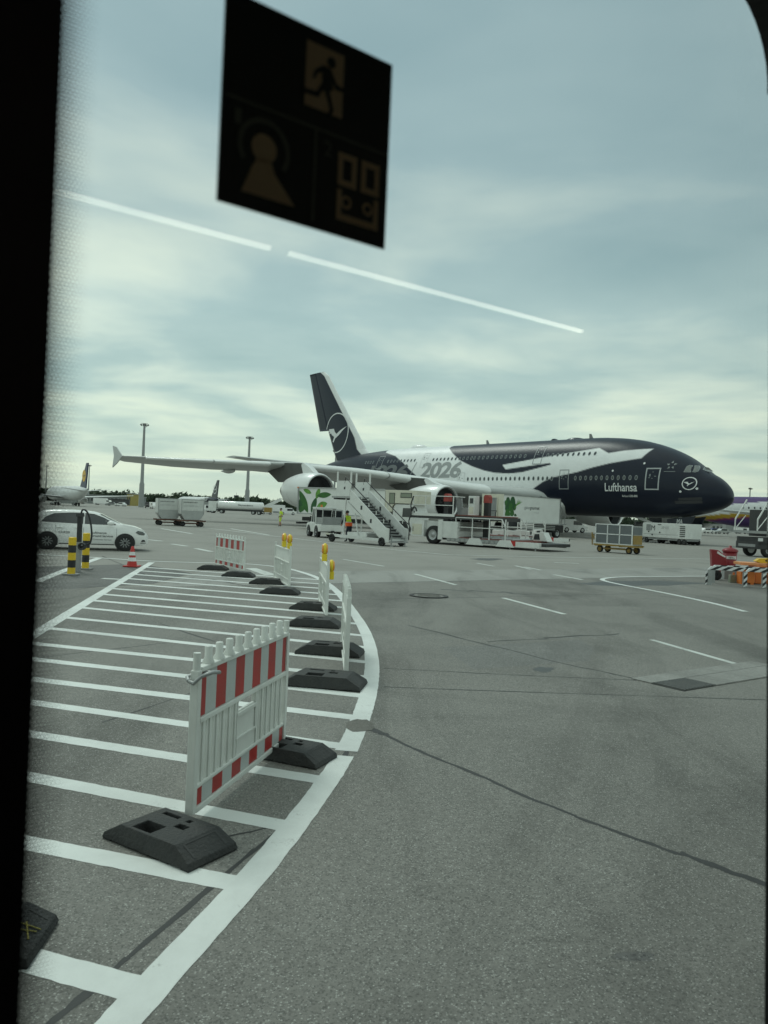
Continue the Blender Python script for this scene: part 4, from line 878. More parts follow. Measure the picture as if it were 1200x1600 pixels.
def skeleton(lean=0.0, la=None, ra=None, stride=0.0):
    J = dict(pelvis=(0, 0, .95), belly=(lean * .15, 0, 1.1), chest=(lean * .4, 0, 1.32), neck=(lean * .58, 0, 1.5), head=(lean * .68 + .02, 0, 1.62), crown=(lean * .74 + .02, 0, 1.75),
             hipL=(0, .10, .90), hipR=(0, -.10, .90), kneeL=(.05 + stride * .5, .11, .50), kneeR=(.05 - stride * .3, -.11, .50), ankL=(stride * .9, .11, .09), ankR=(-stride * .9, -.11, .09), toeL=(stride * .9 + .17, .12, .045), toeR=(-stride * .9 + .17, -.12, .045),
             shL=(lean * .5, .19, 1.44), shR=(lean * .5, -.19, 1.44))
    J['elL'], J['wrL'] = la or ((lean * .4 - .05, .27, 1.15), (lean * .4 + .1, .27, .93)); J['elR'], J['wrR'] = ra or ((lean * .4 - .05, -.27, 1.15), (lean * .4 + .1, -.27, .93))
    rd = dict(pelvis=.145, belly=.14, chest=.165, neck=.06, head=.095, crown=.08, hipL=.10, hipR=.10, kneeL=.072, kneeR=.072, ankL=.05, ankR=.05, toeL=.04, toeR=.04, shL=.075, shR=.075, elL=.055, elR=.055, wrL=.037, wrR=.037)
    E = [('pelvis', 'belly'), ('belly', 'chest'), ('chest', 'neck'), ('neck', 'head'), ('head', 'crown'), ('pelvis', 'hipL'), ('hipL', 'kneeL'), ('kneeL', 'ankL'), ('ankL', 'toeL'), ('pelvis', 'hipR'), ('hipR', 'kneeR'), ('kneeR', 'ankR'), ('ankR', 'toeR'), ('chest', 'shL'), ('shL', 'elL'), ('elL', 'wrL'), ('chest', 'shR'), ('shR', 'elR'), ('elR', 'wrR')]
    for sd in 'LR':
        e, w = Vector(J['el' + sd]), Vector(J['wr' + sd]); d = (w - e).normalized(); sgn = 1 if sd == 'L' else -1; J['palm' + sd] = tuple(w + d * .07); rd['palm' + sd] = .03; E.append(('wr' + sd, 'palm' + sd))
        for i, (ln, off) in enumerate(((.075, -.03), (.085, -.01), (.08, .01), (.065, .03))):
            b_ = w + d * .10 + Vector((off, 0, 0)); J[f'f{i}{sd}'] = tuple(b_); J[f'g{i}{sd}'] = tuple(b_ + d * ln * .8 + Vector((0, -sgn * .02, 0))); rd[f'f{i}{sd}'] = .009; rd[f'g{i}{sd}'] = .008; E += [('palm' + sd, f'f{i}{sd}'), (f'f{i}{sd}', f'g{i}{sd}')]
        J['th' + sd] = tuple(w + d * .06 + Vector((.05, -sgn * .01, 0))); rd['th' + sd] = .01; E.append(('wr' + sd, 'th' + sd))
    return J, rd, E
def face_and_hair(t, J, hair=MAT['hair']):
    c_ = Vector(J['head']); k_ = Vector(J['crown'])
    m = (c_ + k_) / 2; b_ = MB(); rows = []
    for i in range(7):
        a = math.pi * (.05 + .5 * i / 6); rows.append([(m.x - .02 + .118 * math.sin(a) * math.cos(p_), m.y + .108 * math.sin(a) * math.sin(p_), m.z + .01 + .125 * math.cos(a)) for p_ in np.linspace(0, 2 * math.pi, 15)])
    b_.grid(rows); b_.build('hair', hair, t)
    for s_ in (1, -1): q = MB(); q.lathe([(-.012, .001), (-.008, .012), (.008, .012), (.012, .001)], (m.x + .093, s_ * .036, m.z - .035), 'x', 8); q.build('eye', MAT['ink'], t)
    q = MB(); q.add([(m.x + .09, -.014, m.z - .08), (m.x + .09, .014, m.z - .08), (m.x + .125, 0, m.z - .085), (m.x + .095, 0, m.z - .03)], [(0, 1, 2), (0, 2, 3), (1, 3, 2), (0, 3, 1)]); q.build('nose', MAT['skin'], t)
    for s_ in (1, -1): q = MB(); q.lathe([(-.01, .022), (.01, .028), (.012, .001)], (m.x - .005, s_ * .100, m.z - .045), 'y', 8); q.build('ear', MAT['skin'], t)
def band(t, name, z, x, rx, ry, h, m):
    b_ = MB(); b_.lathe([(z - h / 2, 1), (z + h / 2, 1)], (0, 0, 0), 'z', 20); b_.v = [(v[0] * rx + x, v[1] * ry, v[2]) for v in b_.v]; return b_.build(name, m, t)
# walking worker in yellow: vest and shorts
J, rd, E = skeleton(0, None, ((-.1, -.26, 1.17), (.05, -.24, .96)), .17)
def sm(a, b_):
    if 'head' in (a, b_) and 'neck' not in (a, b_) or (a, b_) == ('neck', 'head'): return 1
    if a in ('elL', 'elR') or a[:2] in ('wr', 'pa', 'f0', 'f1', 'f2', 'f3') : return 1
    if a.startswith('knee'): return 1
    if a.startswith('ank'): return 2
    return 0
yp = G(438, 822.7); tp = person('person in bright yellow work clothes walking alone across the far apron', yp, R(215), J, rd, E, sm, [MAT['hivis'], MAT['skin'], MAT['black']], 1.0); face_and_hair(tp, J)
band(tp, 'dark_belt', .98, 0, .20, .195, .05, MAT['navy']); band(tp, 'reflective_band', 1.2, .0, .20, .2, .05, MAT['reflect'])
# worker at the tow bar, back to the camera
J, rd, E = skeleton(.30, ((.32, .24, 1.2), (.45, .18, 1.02)), ((.25, -.27, 1.15), (.38, -.22, .95)), .08)
def sm2(a, b_):
    if (a, b_) == ('belly', 'chest'): return 0
    if a == 'chest' or a.startswith('sh'): return 0 if not a.startswith('sh') else 3
    if (a, b_) == ('pelvis', 'belly'): return 4
    if a in ('neck', 'head'): return 1
    if a in ('wrL', 'wrR') or a[:4] == 'palm' or a[:1] in 'fg': return 1
    if a in ('elL', 'elR'): return 3
    if a.startswith('ank'): return 2
    return 5
wp = G(545, 847); tw_ = person('person in yellow and orange vest and dark trousers leaning towards the stairs tow bar', wp, R(140), J, rd, E, sm2, [MAT['hivis'], MAT['skin'], MAT['black'], MAT['navy'], MAT['hiorange'], MAT['navy']], 1.0); face_and_hair(tw_, J)
band(tw_, 'vest_hem', 1.02, .06, .205, .205, .20, MAT['hiorange']); band(tw_, 'reflective_band', 1.14, .10, .208, .2, .04, MAT['reflect'])
for s_ in (1, -1): q = MB(); q.lathe([(.0, .062), (.035, .066)], (s_ * .072 + .01, s_ * .11, .19), 'z', 12); q.build('trouser_band', MAT['reflect'], tw_)
# ================================================================== TOW TRACTOR
def tractor():
    a, b_ = G(512, 842), G(478, 837); ang = pang(a, b_); c = (a + b_) / 2 + np.array([.45, .75])
    t = thing('tow_tractor', 'small white tow tractor with glazed cab hitched to the passenger stairs', 'tow tractor', (c[0], c[1], 0), ang)
    q = MB(); q.prism([(-1.55, .42), (-1.55, .85), (-.2, .85), (-.2, .95), (.75, .98), (1.45, .88), (1.55, .72), (1.55, .35), (-.2, .32)], 'y', -.78, .78); q.build('body', MAT['white'], t, .04)
    q = MB(); q.b(-1.55, -.25, -.7, .7, .855, .93); q.build('cargo_bed', MAT['grey'], t)
    for s_ in (-1, 1):
        q = MB()
        for p, r_ in (((.72, .95), (.42, 1.86)), ((.42, 1.86), (-.12, 1.88)), ((-.12, 1.88), (-.16, .95)), ((.20, .97), (.16, 1.86))): q.bar((p[0], s_ * .68, p[1]), (r_[0], s_ * .68, r_[1]), .07)
        q.build('cab_frame', MAT['white'], t)
        q = MB(); q.prism([(.68, .98), (.41, 1.83), (.2, 1.83), (.22, .98)], 'y', s_ * .67, s_ * .69); q.build('side_glass', MAT['glass'], t); q = MB(); q.prism([(.16, .98), (.14, 1.83), (-.1, 1.84), (-.14, .98)], 'y', s_ * .67, s_ * .69); q.build('side_glass', MAT['glass'], t)
    q = MB(); q.prism([(.74, .98), (.46, 1.84), (.44, 1.84), (.72, .98)], 'y', -.62, .62); q.build('windscreen', MAT['glass'], t)
    q = MB(); q.b(-.22, .5, -.72, .72, 1.88, 1.96); q.build('roof', MAT['white'], t, .02)
    # rear open enclosure behind the cab
    q = MB()
    for s_ in (-1, 1): q.bar((-1.5, s_ * .66, .93), (-1.5, s_ * .66, 1.80), .06); q.bar((-.15, s_ * .66, 1.82), (-1.5, s_ * .66, 1.80), .06)
    q.bar((-1.5, -.66, 1.8), (-1.5, .66, 1.8), .06); q.build('rear_frame', MAT['steel'], t)
    q = MB(); q.b(-1.47, -1.45, -.62, .62, .95, 1.35); q.b(-1.42, -.25, -.66, -.64, .95, 1.3); q.b(-1.42, -.25, .64, .66, .95, 1.3); q.build('rear_panel', MAT['grey'], t)
    q = MB(); q.b(-1.4, -.3, -.655, -.645, 1.3, 1.76); q.build('side_glass', MAT['glass'], t); q = MB(); q.cyl((-.1, .3, 1.96), (-.1, .3, 2.12), .07, .06, 12); q.build('beacon', MAT['orange'], t)
    for x in (1.0, -.62):
        for s_ in (-1, 1): wheel('wheel', t, x, s_ * .68, .34, .26, s_)
        for s_ in (-1, 1): q = MB(); q.lathe([(0, .42), (0, .001)], (x, s_ * .785, .36), 'y', 20); q.build('wheel_arch', MAT['black'], t)
    q = MB(); q.b(1.52, 1.6, -.6, .6, .35, .5); q.build('bumper', MAT['dark'], t); q = MB(); q.bar((-1.5, 0, .42), (-1.8, 0, .42), .12); q.build('hitch', MAT['dark'], t)
    for s_ in (-1, 1): q = MB(); q.lathe([(0, .08), (.02, .001)], (1.545, s_ * .5, .70), 'x', 12); q.build('headlight', MAT['whiteprint'], t)
tractor()
# ================================================================== PASSENGER STAIRS
def stairs():
    lo_, hi_ = G(615, 851), G(520, 843); ang = pang(lo_, hi_); L = 4.0; H_ = 2.62
    c = G(606, 854); t = thing('passenger_stairs', 'white mobile passenger stairs with open steps parked under the wing', 'passenger stairs', (c[0], c[1], 0), ang)
    # local x runs up the stairs, y to the right hand side seen from the camera is negative (near side is +y)
    W = 1.42; Y0, Y1 = -W, 0.0; N_ = 14; x_of = lambda k_: .1 + k_ * (L - .9) / N_
    for k_ in range(N_):
        q = MB(); x = x_of(k_); z = .42 + k_ * (H_ - .5) / N_; q.b(x, x + .30, Y0 + .06, Y1 - .06, z, z + .045); q.build('tread', MAT['grey'], t)
        q = MB(); q.b(x + .27, x + .29, Y0 + .06, Y1 - .06, z + .045, z + .18); q.build('riser', MAT['dark'], t)
    sl = (H_ - .5) / (L - .9)
    for y in (Y0, Y1):
        q = MB(); q.prism([(-.05, .22), (-.05, .95), (.25, 1.0), (L - .85, 1.0 + sl * (L - 1.1)), (L - .85, .18 + sl * (L - .85)), (.35, .18)], 'y', y - .025, y + .025); q.build('side_panel', MAT['white'], t)
        q = MB(); q.tube([(-.12, y, .35), (-.14, y, 1.15), (.15, y, 1.32), (L - .75, y, 1.35 + sl * (L - 1.0)), (L - .4, y, H_ + 1.05), (L - .35, y, H_ + .7)], .028, 8); q.build('handrail', MAT['black'], t)
        for k_ in range(5): q = MB(); x = .4 + k_ * .6; q.bar((x, y, .95 + sl * x), (x, y, 1.18 + sl * x), .035); q.build('rail_post', MAT['white'], t)
    q = MB(); q.b(L - .85, L + .75, Y0, Y1, H_ - .12, H_ - .02); q.build('top_platform', MAT['steel'], t)
    for y in (Y0, Y1):
        q = MB(); q.prism([(L - .75, H_ - .02), (L - .95, H_ + .85), (L + .35, H_ + .85), (L + .35, H_ - .02)], 'y', y - .02, y + .02); pn = q.build('platform_guard', MAT['white'], t)
        q = MB(); q.prism([(L - .3, H_ + .35), (L - .42, H_ + .38), (L - .42, H_ + .52), (L - .3, H_ + .5)], 'y', y + .025, y + .03); q.build('decal', MAT['ink'], pn)
        for x in (L - .85, L + .3): q = MB(); q.bar((x, y, H_ + .85), (x, y, H_ + 1.35), .07); q.build('corner_post', MAT['white'], t)
    q = MB(); q.b(L + .35, L + .7, Y0 + .1, Y1 - .1, H_ - .2, H_ - .121); q.build('bumper', MAT['black'], t)
    q = MB()
    for y in (Y0 + .05, Y1 - .05): q.bar((.2, y, .2), (L - .6, y, .05 + sl * (L - .75)), .08); q.bar((.1, y, .30), (L + .8, y, .38), .12, .16); q.bar((L - .3, y, .35), (L - .45, y, H_ - .15), .06); q.bar((L - 1.6, y, .35), (L - 1.25, y, H_ - .95), .06)
    for x in (.2, L - .2, L + .75): q.bar((x, Y0, .34), (x, Y1, .34), .1)
    q.build('chassis', MAT['white'], t)
    q = MB(); q.b(L - 2.2, L - .6, Y0 + .1, Y1 - .1, .42, .62); q.build('hydraulic_tank', MAT['white'], t)
    for x in (.45, L + .55):
        for y in (Y0 - .02, Y1 + .02): wheel('wheel', t, x, y, .23, .15, 1 if y > -.5 else -1, MAT['black'])
    for y in (Y0 + .2, Y1 - .2): q = MB(); q.cyl((-.05, y, .05), (-.05, y, .55), .035, n=8); q.b(-.12, .02, y - .07, y + .07, .0, .05); q.build('stabiliser', MAT['steel'], t)
    q = MB(); q.b(-.12, .38, Y0 + .03, Y1 - .03, .2, .26); q.build('bottom_step', MAT['grey'], t)
    q = MB(); q.bar((L + .8, (Y0 + Y1) / 2, .36), (L + 1.75, (Y0 + Y1) / 2 + .2, .42), .09); q.build('tow_bar', MAT['cream'], t)
    for x, z in ((1.3, 1.9), (2.1, 2.6)):
        for y in (Y0, Y1): q = MB(); q.b(x, x + .14, y + .027, y + .03, z - .72, z - .5); q.build('decal', MAT['ink'], t)
stairs()
# ================================================================== CATERING TRUCKS
def leafp(cx, cy, L, w, a, n=10):
    P = []
    for i in range(n + 1): u = i / n; P.append((u * L, w * math.sin(math.pi * u) ** .8))
    for i in range(n - 1, 0, -1): u = i / n; P.append((u * L, -w * math.sin(math.pi * u) ** .8))
    return [(cx + x * math.cos(a) - y * math.sin(a), cy + x * math.sin(a) + y * math.cos(a)) for x, y in P]
MG1 = pmat('leaf_print_green', (.035, .15, .025), .4, 0, .4, 2.5); MG2 = pmat('light_leaf_print', (.13, .33, .05), .4, 0, .4, 2.5); MG3 = pmat('dark_leaf_print', (.02, .10, .03), .4, 0, .4, 2.5)
MBOX = pmat('catering_box_white', (.78, .79, .77), .35, 0, .06, 1, 0, .1, .1)
def side_print(t, poly, m, y, name='leaf_print'):
    me = flat_poly(poly); place_mesh(me, lambda x, z: (x, y, z)); return link(name, me, m, t)
def truck_one():
    a, b_ = GD(466, 71.5), GD(650, 65.0); ang = pang(a, b_); Ltot = float(np.linalg.norm(b_ - a))
    t = thing('catering_truck', 'catering truck with big leaf picture on its white box, behind the tow tractor', 'truck', (a[0], a[1], 0), ang); W = 2.5
    q = MB(); q.b(0, Ltot - 3.1, 0, W, 1.42, 3.72); bx_ = q.build('cargo_box', MBOX, t, .02)
    q = MB()
    for p_, r_ in (((-.05, -.05, 1.38), (-.05, -.05, 3.76)), ((-.05, -.05, 3.76), (Ltot - 3.1, -.05, 3.76)), ((-.05, -.05, 1.4), (Ltot - 3.1, -.05, 1.4))): q.bar(p_, r_, .1)
    q.build('box_edge_rail', MAT['alu'], t); q = MB(); q.b(-.12, .02, -.12, .02, 3.7, 3.82); q.build('corner_lamp', MAT['orange'], t)
    for P, m in ((leafp(.05, 3.5, 2.3, .35, R(-62)), MG1), (leafp(.1, 2.7, 1.3, .3, R(-80)), MG3), (leafp(2.0, 2.75, 1.05, .24, R(72)), MG2), (leafp(2.05, 3.05, 1.6, .26, R(6)), MG1), (leafp(2.1, 2.05, 1.2, .3, R(18)), MG2), (leafp(1.5, 1.5, 1.5, .28, R(70)), MG3), (leafp(.5, 3.6, 1.0, .2, R(-20)), MG2), (leafp(.1, 1.55, .9, .25, R(40)), MG1)):
        P = [(min(max(x, .04), 8), min(max(z, 1.46), 3.68)) for x, z in P]; side_print(t, P, m, -.006 - random.random() * .006)
    x0 = Ltot - 3.1
    q = MB(); q.prism([(x0 + .05, 1.9), (x0 + .05, 3.74), (x0 + 3.1, 3.74), (x0 + 3.1, 2.62), (x0 + 1.0, 2.62), (x0 + .75, 2.35), (x0 + .75, 1.9)], 'y', -.02, W); fc_ = q.build('front_cabin', MAT['cream'], t, .02)
    for x, w, z, h in ((x0 + .45, .55, 2.55, .95), (x0 + 1.55, 1.1, 3.1, .42)):
        q = MB(); q.b(x, x + w, -.045, -.02, z, z + h); f_ = q.build('window', MAT['black'], t); q = MB(); q.b(x + .05, x + w - .05, -.055, -.04, z + .05, z + h - .05); q.build('pane', MAT['paleglass'], f_)
    q = MB(); q.prism([(x0 + .8, .55), (x0 + .8, 2.1), (x0 + 1.0, 2.55), (x0 + 2.7, 2.55), (x0 + 3.0, 1.5), (x0 + 3.05, .55)], 'y', .05, W - .05); q.build('driver_cab', MAT['white'], t, .05)
    q = MB(); q.prism([(x0 + 1.75, 1.5), (x0 + 1.8, 2.25), (x0 + 2.55, 2.25), (x0 + 2.75, 1.5)], 'y', .03, .05); q.build('side_window', MAT['glass'], t)
    q = MB(); q.tube([(x0 + 2.6, .05, 2.3), (x0 + 3.0, -.2, 2.35), (x0 + 3.0, -.22, 1.7)], .03, 6); q.b(x0 + 2.93, x0 + 3.07, -.28, -.16, 1.6, 2.05); q.build('mirror', MAT['black'], t)
    q = MB(); q.b(.1, x0 + 2.5, .5, W - .5, .75, 1.1); q.b(-.2, .1, 0, W, .45, .62); q.build('chassis', MAT['black'], t)
    q = MB(); q.bar((1.2, .3, 1.15), (5.4, .3, 1.38), .09); q.bar((1.2, .3, 1.38), (5.4, .3, 1.15), .09); q.build('scissor_lift', MAT['dark'], t)
    for x in (1.7, x0 + 1.75):
        for y, s_ in ((.2, -1), (W - .2, 1)): wheel('wheel', t, x, y, .5, .34, s_)
    q = MB(); q.lathe([(0, .62), (0, .001)], (x0 + 1.75, .045, .55), 'y', 20); q.build('wheel_arch', MAT['black'], t)
    q = MB(); q.b(2.6, 4.4, .1, .5, .55, 1.0); q.build('side_locker', MAT['dark'], t)
truck_one()
def truck_two():
    a, b_ = GD(786, 71.0), GD(874, 77.0); ang = pang(a, b_); L = float(np.linalg.norm(b_ - a))
    t = thing('catering_truck', 'catering truck with round leaf print and grey lettering in front of the wing root', 'truck', (a[0], a[1], 0), ang); W = 2.5; Z0, Z1 = 1.38, 3.9
    q = MB(); q.b(0, L, 0, W, Z0, Z1); q.build('cargo_box', MBOX, t, .02)
    # cream end with door, towards the camera's left
    q = MB(); q.b(-.06, .0, 0, W, Z0, Z1 + .05); q.build('end_wall', MAT['cream'], t)
    q = MB(); q.b(-.10, -.06, .7, 1.9, 1.75, 3.6); dr_ = q.build('roller_door', MAT['grey'], t); q = MB(); q.b(-.14, -.10, .62, .7, 1.7, 3.66); q.b(-.14, -.10, 1.9, 1.98, 1.7, 3.66); q.b(-.14, -.10, .7, 1.9, 3.6, 3.68); q.build('door_frame', MAT['cream'], dr_)
    cx, cz = .95, 2.75; y = -.007
    for dx, dz, r_ in ((-.35, .55, .34), (.35, .55, .40), (-.45, .0, .30), (.1, .05, .34), (-.35, -.55, .36), (.3, -.45, .30), (.62, .1, .28), (.8, -.75, .18), (-.62, .4, .22)):
        P = [(cx + dx + r_ * (1 + .1 * math.sin(3 * a_ + dx * 9)) * math.cos(a_), cz + dz + 1.2 * r_ * math.sin(a_)) for a_ in np.linspace(0, 2 * math.pi, 18)[:-1]]; side_print(t, P, random.choice([MG1, MG1, MG3]), y); y -= .0025
    for k_, a_ in enumerate((58, 45, 33, 22)): P = leafp(cx + .55, cz - .25 + k_ * .12, 1.35, .035, R(a_)); side_print(t, P, MG2, y); y -= .001
    for s_, x0, w, z, h, m in (('gate', 3.1, .82, 2.60, .36, MAT['inkgrey']), ('gourmet', 3.96, 1.5, 2.58, .38, MAT['ink']), ('on the fly', 4.6, .8, 2.34, .10, MAT['inkgrey'])):
        me = fit_text(s_, w, h, 0, .01); place_mesh(me, lambda x, z_: (x0 + x, -.008, z + z_)); link('box_lettering', me, m, t)
    q = MB(); q.bar((0, -.03, Z0), (L, -.03, Z0), .08); q.bar((L, -.03, Z0), (L, -.03, Z1), .08); q.bar((0, -.03, Z1), (L, -.03, Z1), .06); q.build('box_edge_rail', MAT['alu'], t)
    q = MB()
    for y_ in (.15, W - .15): q.bar((L + .05, y_, 3.5), (L + 1.1, y_, 2.3), .07); q.bar((L + 1.15, y_, 1.45), (L + 1.15, y_, 2.35), .06); q.bar((L + .55, y_, 1.45), (L + .55, y_, 2.3), .05); q.bar((L + .05, y_, 2.3), (L + 1.15, y_, 2.3), .06); q.bar((L + .05, y_, 1.9), (L + 1.15, y_, 1.9), .05)
    q.bar((L + 1.15, .15, 2.3), (L + 1.15, W - .15, 2.3), .06); q.build('platform_railing', MAT['steel'], t); q = MB(); q.b(L, L + 1.25, 0, W, 1.34, 1.44); q.build('front_platform', MAT['grey'], t)
    q = MB(); q.b(-.3, L + .6, .6, W - .6, .7, 1.0); q.build('chassis', MAT['black'], t)
    q = MB()
    for z in (.78, .95, 1.12): q.b(L * .35, L - .6, .05, .15, z, z + .09)
    q.build('side_guard', MAT['alu'], t)
    for x in (.9, L - .2):
        for y_, s_ in ((.22, -1), (W - .22, 1)): wheel('wheel', t, x, y_, .5, .34, s_)
    q = MB(); q.b(L - .9, L + .9, .1, W - .1, .55, 1.3); q.build('driver_cab', MAT['black'], t, .05)
    q = MB(); q.tube([(-.12, .5, 1.4), (-.5, .5, 1.5), (-.5, .5, 2.2), (-.35, .5, 2.4), (-.35, 1.6, 2.4), (-.5, 1.6, 2.2), (-.5, 1.6, 1.4)], .04, 6); q.build('rear_gate', MAT['dark'], t)
truck_two()
# ================================================================== CARGO LOADERS
def loader(label, a, b_, full=True):
    ang = pang(a, b_); L = float(np.linalg.norm(np.array(b_) - a)); t = thing('cargo_loader', label, 'cargo loader', (a[0], a[1], 0), ang, 'cargo loaders beside the wing'); W = 3.3; y0 = 0
    k = L / 8.6
    def B(name, m, *bs, bev=0, par=t):
        q = MB()
        for x0, x1, y_, y2, z0, z1 in bs: q.b(x0 * k, x1 * k, y_, y2, z0, z1)
        return q.build(name, m, par, bev)
    # rear chassis and power unit
    if full:
        B('chassis', MAT['white'], (0, .95, 0, W, .42, 1.42), (.95, 3.3, .25, W - .25, .85, 1.42), (2.2, 3.3, 0, W, .42, 1.42)); B('chassis_skirt', MAT['dark'], (.95, 2.2, .30, W - .3, .35, 1.0))
        pn = B('access_panel', MAT['cream'], (.12, .80, -.02, 0, .52, 1.18)); B('panel_latch', MAT['dark'], (.16, .20, -.03, -.02, .7, 1.0), par=pn)
        B('side_post', MAT['white'], (2.0, 2.3, -.06, 0, .30, 1.5))
        for y, s_ in ((.2, -1), (W - .2, 1)): wheel('wheel', t, 1.58 * k, y, .56, .36, s_)
        B('upper_deck', MAT['dark'], (-.1, 5.4, .1, W - .1, 1.55, 1.78)); B('deck_edge', MAT['white'], (-.1, 3.0, .04, .1, 1.70, 1.86)); B('deck_plate', MAT['deckred'], (3.0, 5.3, .2, W - .2, 1.785, 1.84))
        q = MB()
        for x in (0.05, .95, 2.9): q.bar((x * k, .07, 1.8), (x * k, .07, 2.95), .05)
        for z in (2.38, 2.93): q.bar((.05 * k, .07, z), (2.9 * k, .07, z), .045)
        q.bar((2.9 * k, .07, 2.93), (2.9 * k, 1.2, 2.93), .05); q.build('deck_railing', MAT['white'], t)
        q = MB(); q.tube(catmull([(.0, -.05, .8), (-.12, -.08, 1.3), (.02, -.05, 1.8), (-.05, -.02, 2.4), (.12, .0, 2.9)], 5), .04, 8); q.build('hydraulic_hose', MAT['black'], t)
        q = MB(); q.tube(catmull([(-.05, .0, 1.9), (.2, -.05, 2.2), (.35, -.03, 2.15), (.42, 0, 1.95)], 5), .05, 8); q.build('hydraulic_hose', MAT['black'], t)
        cs = B('control_console', MAT['white'], (3.62, 4.02, .5, 1.0, 1.84, 3.0), bev=.02); B('console_window', MAT['glass'], (3.72, 3.94, .48, .5, 2.55, 2.86), par=cs); B('console_panel', MAT['cream'], (3.68, 3.96, .48, .5, 1.95, 2.35), par=cs)
        q = MB(); q.prism([(2.7 * k, 1.84), (2.6 * k, 2.85), (2.95 * k, 2.85), (3.05 * k, 1.84)], 'y', .8, .9); q.prism([(3.05 * k, 1.84), (3.1 * k, 2.3), (3.5 * k, 2.3), (3.5 * k, 1.84)], 'y', .7, 1.2); q.build('conveyor_guide', MAT['grey'], t)
        for x, yy in ((2.38, .12), (4.35, 1.2)):
            q = MB(); q.b(x * k - .17, x * k + .17, yy, yy + .3, .3, 2.62); ms = q.build('lift_mast', MAT['black'], t)
            q = MB(); q.prism([(x * k - .19, 2.62), (x * k - .19, 2.98), (x * k - .1, 3.1), (x * k + .1, 3.1), (x * k + .19, 2.98), (x * k + .19, 2.62)], 'y', yy - .03, yy + .33); q.build('mast_cap', MAT['deckred2'], ms)
    # low bridge in front
    x_ = 2.6 if full else 0
    B('side_beam', MAT['grey'], (x_, 7.4, .02, .22, .22, .46)); B('side_beam', MAT['grey'], (x_, 7.4, W - .22, W - .02, .22, .46)); B('bridge_deck', MAT['deckred'], (x_, 7.2, .22, W - .22, .38, .50))
    B('beam_ladder', MAT['alu'], *[(x_ + i * .32, x_ + .2 + i * .32, -.01, .02, .26, .40) for i in range(int((6.0 - x_) / .32))])
    B('front_frame', MAT['white'], (7.0, 8.35, 0, .3, .18, .46)); B('front_frame', MAT['white'], (7.0, 8.35, W - .3, W, .18, .46)); B('front_roller_bed', MAT['dark'], (7.4, 8.6, .3, W - .3, .25, .42))
    for i in range(7): q = MB(); x = (x_ + .3 + i * (7.0 - x_) / 7) * k; q.cyl((x, .25, .53), (x, W - .25, .53), .04, n=8); q.build('roller', MAT['steel'], t)
    for x in (4.5, 6.4):
        q = MB(); q.prism([((x - .55) * k, .12), ((x - .3) * k, .50), ((x + .3) * k, .52), ((x + .55) * k, .12)], 'y', -.10, -.02); q.build('bracket', MAT['white'], t)
    for x in (6.6, 8.1): q = MB(); q.cyl((x * k, .15, .0), (x * k, .15, .3), .045, n=8); q.build('stabiliser', MAT['steel'], t)
    B('red_corner', MAT['red'], (6.75, 7.0, -.012, .02, .2, .48))
    for yy, xs in ((.12, (3.1, 4.2, 5.3, 6.3)), (W - .12, (3.0, 4.4, 5.8))):
        q = MB()
        for x in xs: q.bar((x * k, yy, .46), (x * k, yy, 1.68), .05)
        q.bar((xs[0] * k, yy, 1.68), ((xs[-1] - .25) * k, yy, 1.68), .05); q.bar((xs[0] * k, yy, 1.12), (xs[-1] * k, yy, 1.12), .045); q.bar(((xs[-1] - .25) * k, yy, 1.68), (xs[-1] * k, yy, 1.2), .05); q.build('bridge_railing', MAT['white'], t)
    q = MB(); q.prism([(6.6 * k, .5), (6.7 * k, .98), (7.3 * k, 1.02), (7.55 * k, .5)], 'y', W - .9, W - .3); hd_ = q.build('operator_hood', MAT['white'], t, .03); q = MB(); q.prism([(6.72 * k, .58), (6.78 * k, .9), (7.05 * k, .92), (7.1 * k, .58)], 'y', W - .92, W - .9); q.build('hood_window', MAT['glass'], hd_)
    return t
loader('large white cargo loader with red capped black masts and a low red deck', G(641, 847), G(848, 862.5), True)
loader('second cargo loader, mostly hidden behind the larger one, its dark bed pointing right', G(735, 846), G(893, 851.5), False)
# small service tug seen between the loader railings
c = G(806, 850); t = thing('baggage_tug', 'low white baggage tug half hidden behind the loader railings', 'baggage tug', (c[0] + .4, c[1] + 4.5, 0), R(-10))
q = MB(); q.prism([(-1.4, .3), (-1.4, .85), (.2, .85), (.5, .95), (1.35, .85), (1.4, .3)], 'y', -.65, .65); q.build('body', MAT['white'], t, .04)
q = MB()
for x, y in ((-.7, -.6), (-.7, .6), (.45, -.6), (.45, .6)): q.bar((x, y, .85), (x, y, 1.85), .07)
q.b(-.8, .55, -.68, .68, 1.85, 1.93); q.build('cab_frame', MAT['white'], t)
q = MB(); q.b(-.66, .4, -.58, -.55, 1.2, 1.82); q.build('side_glass', MAT['glass'], t)
for x in (-.85, .9):
    for s_ in (-1, 1): wheel('wheel', t, x, s_ * .56, .28, .2, s_)
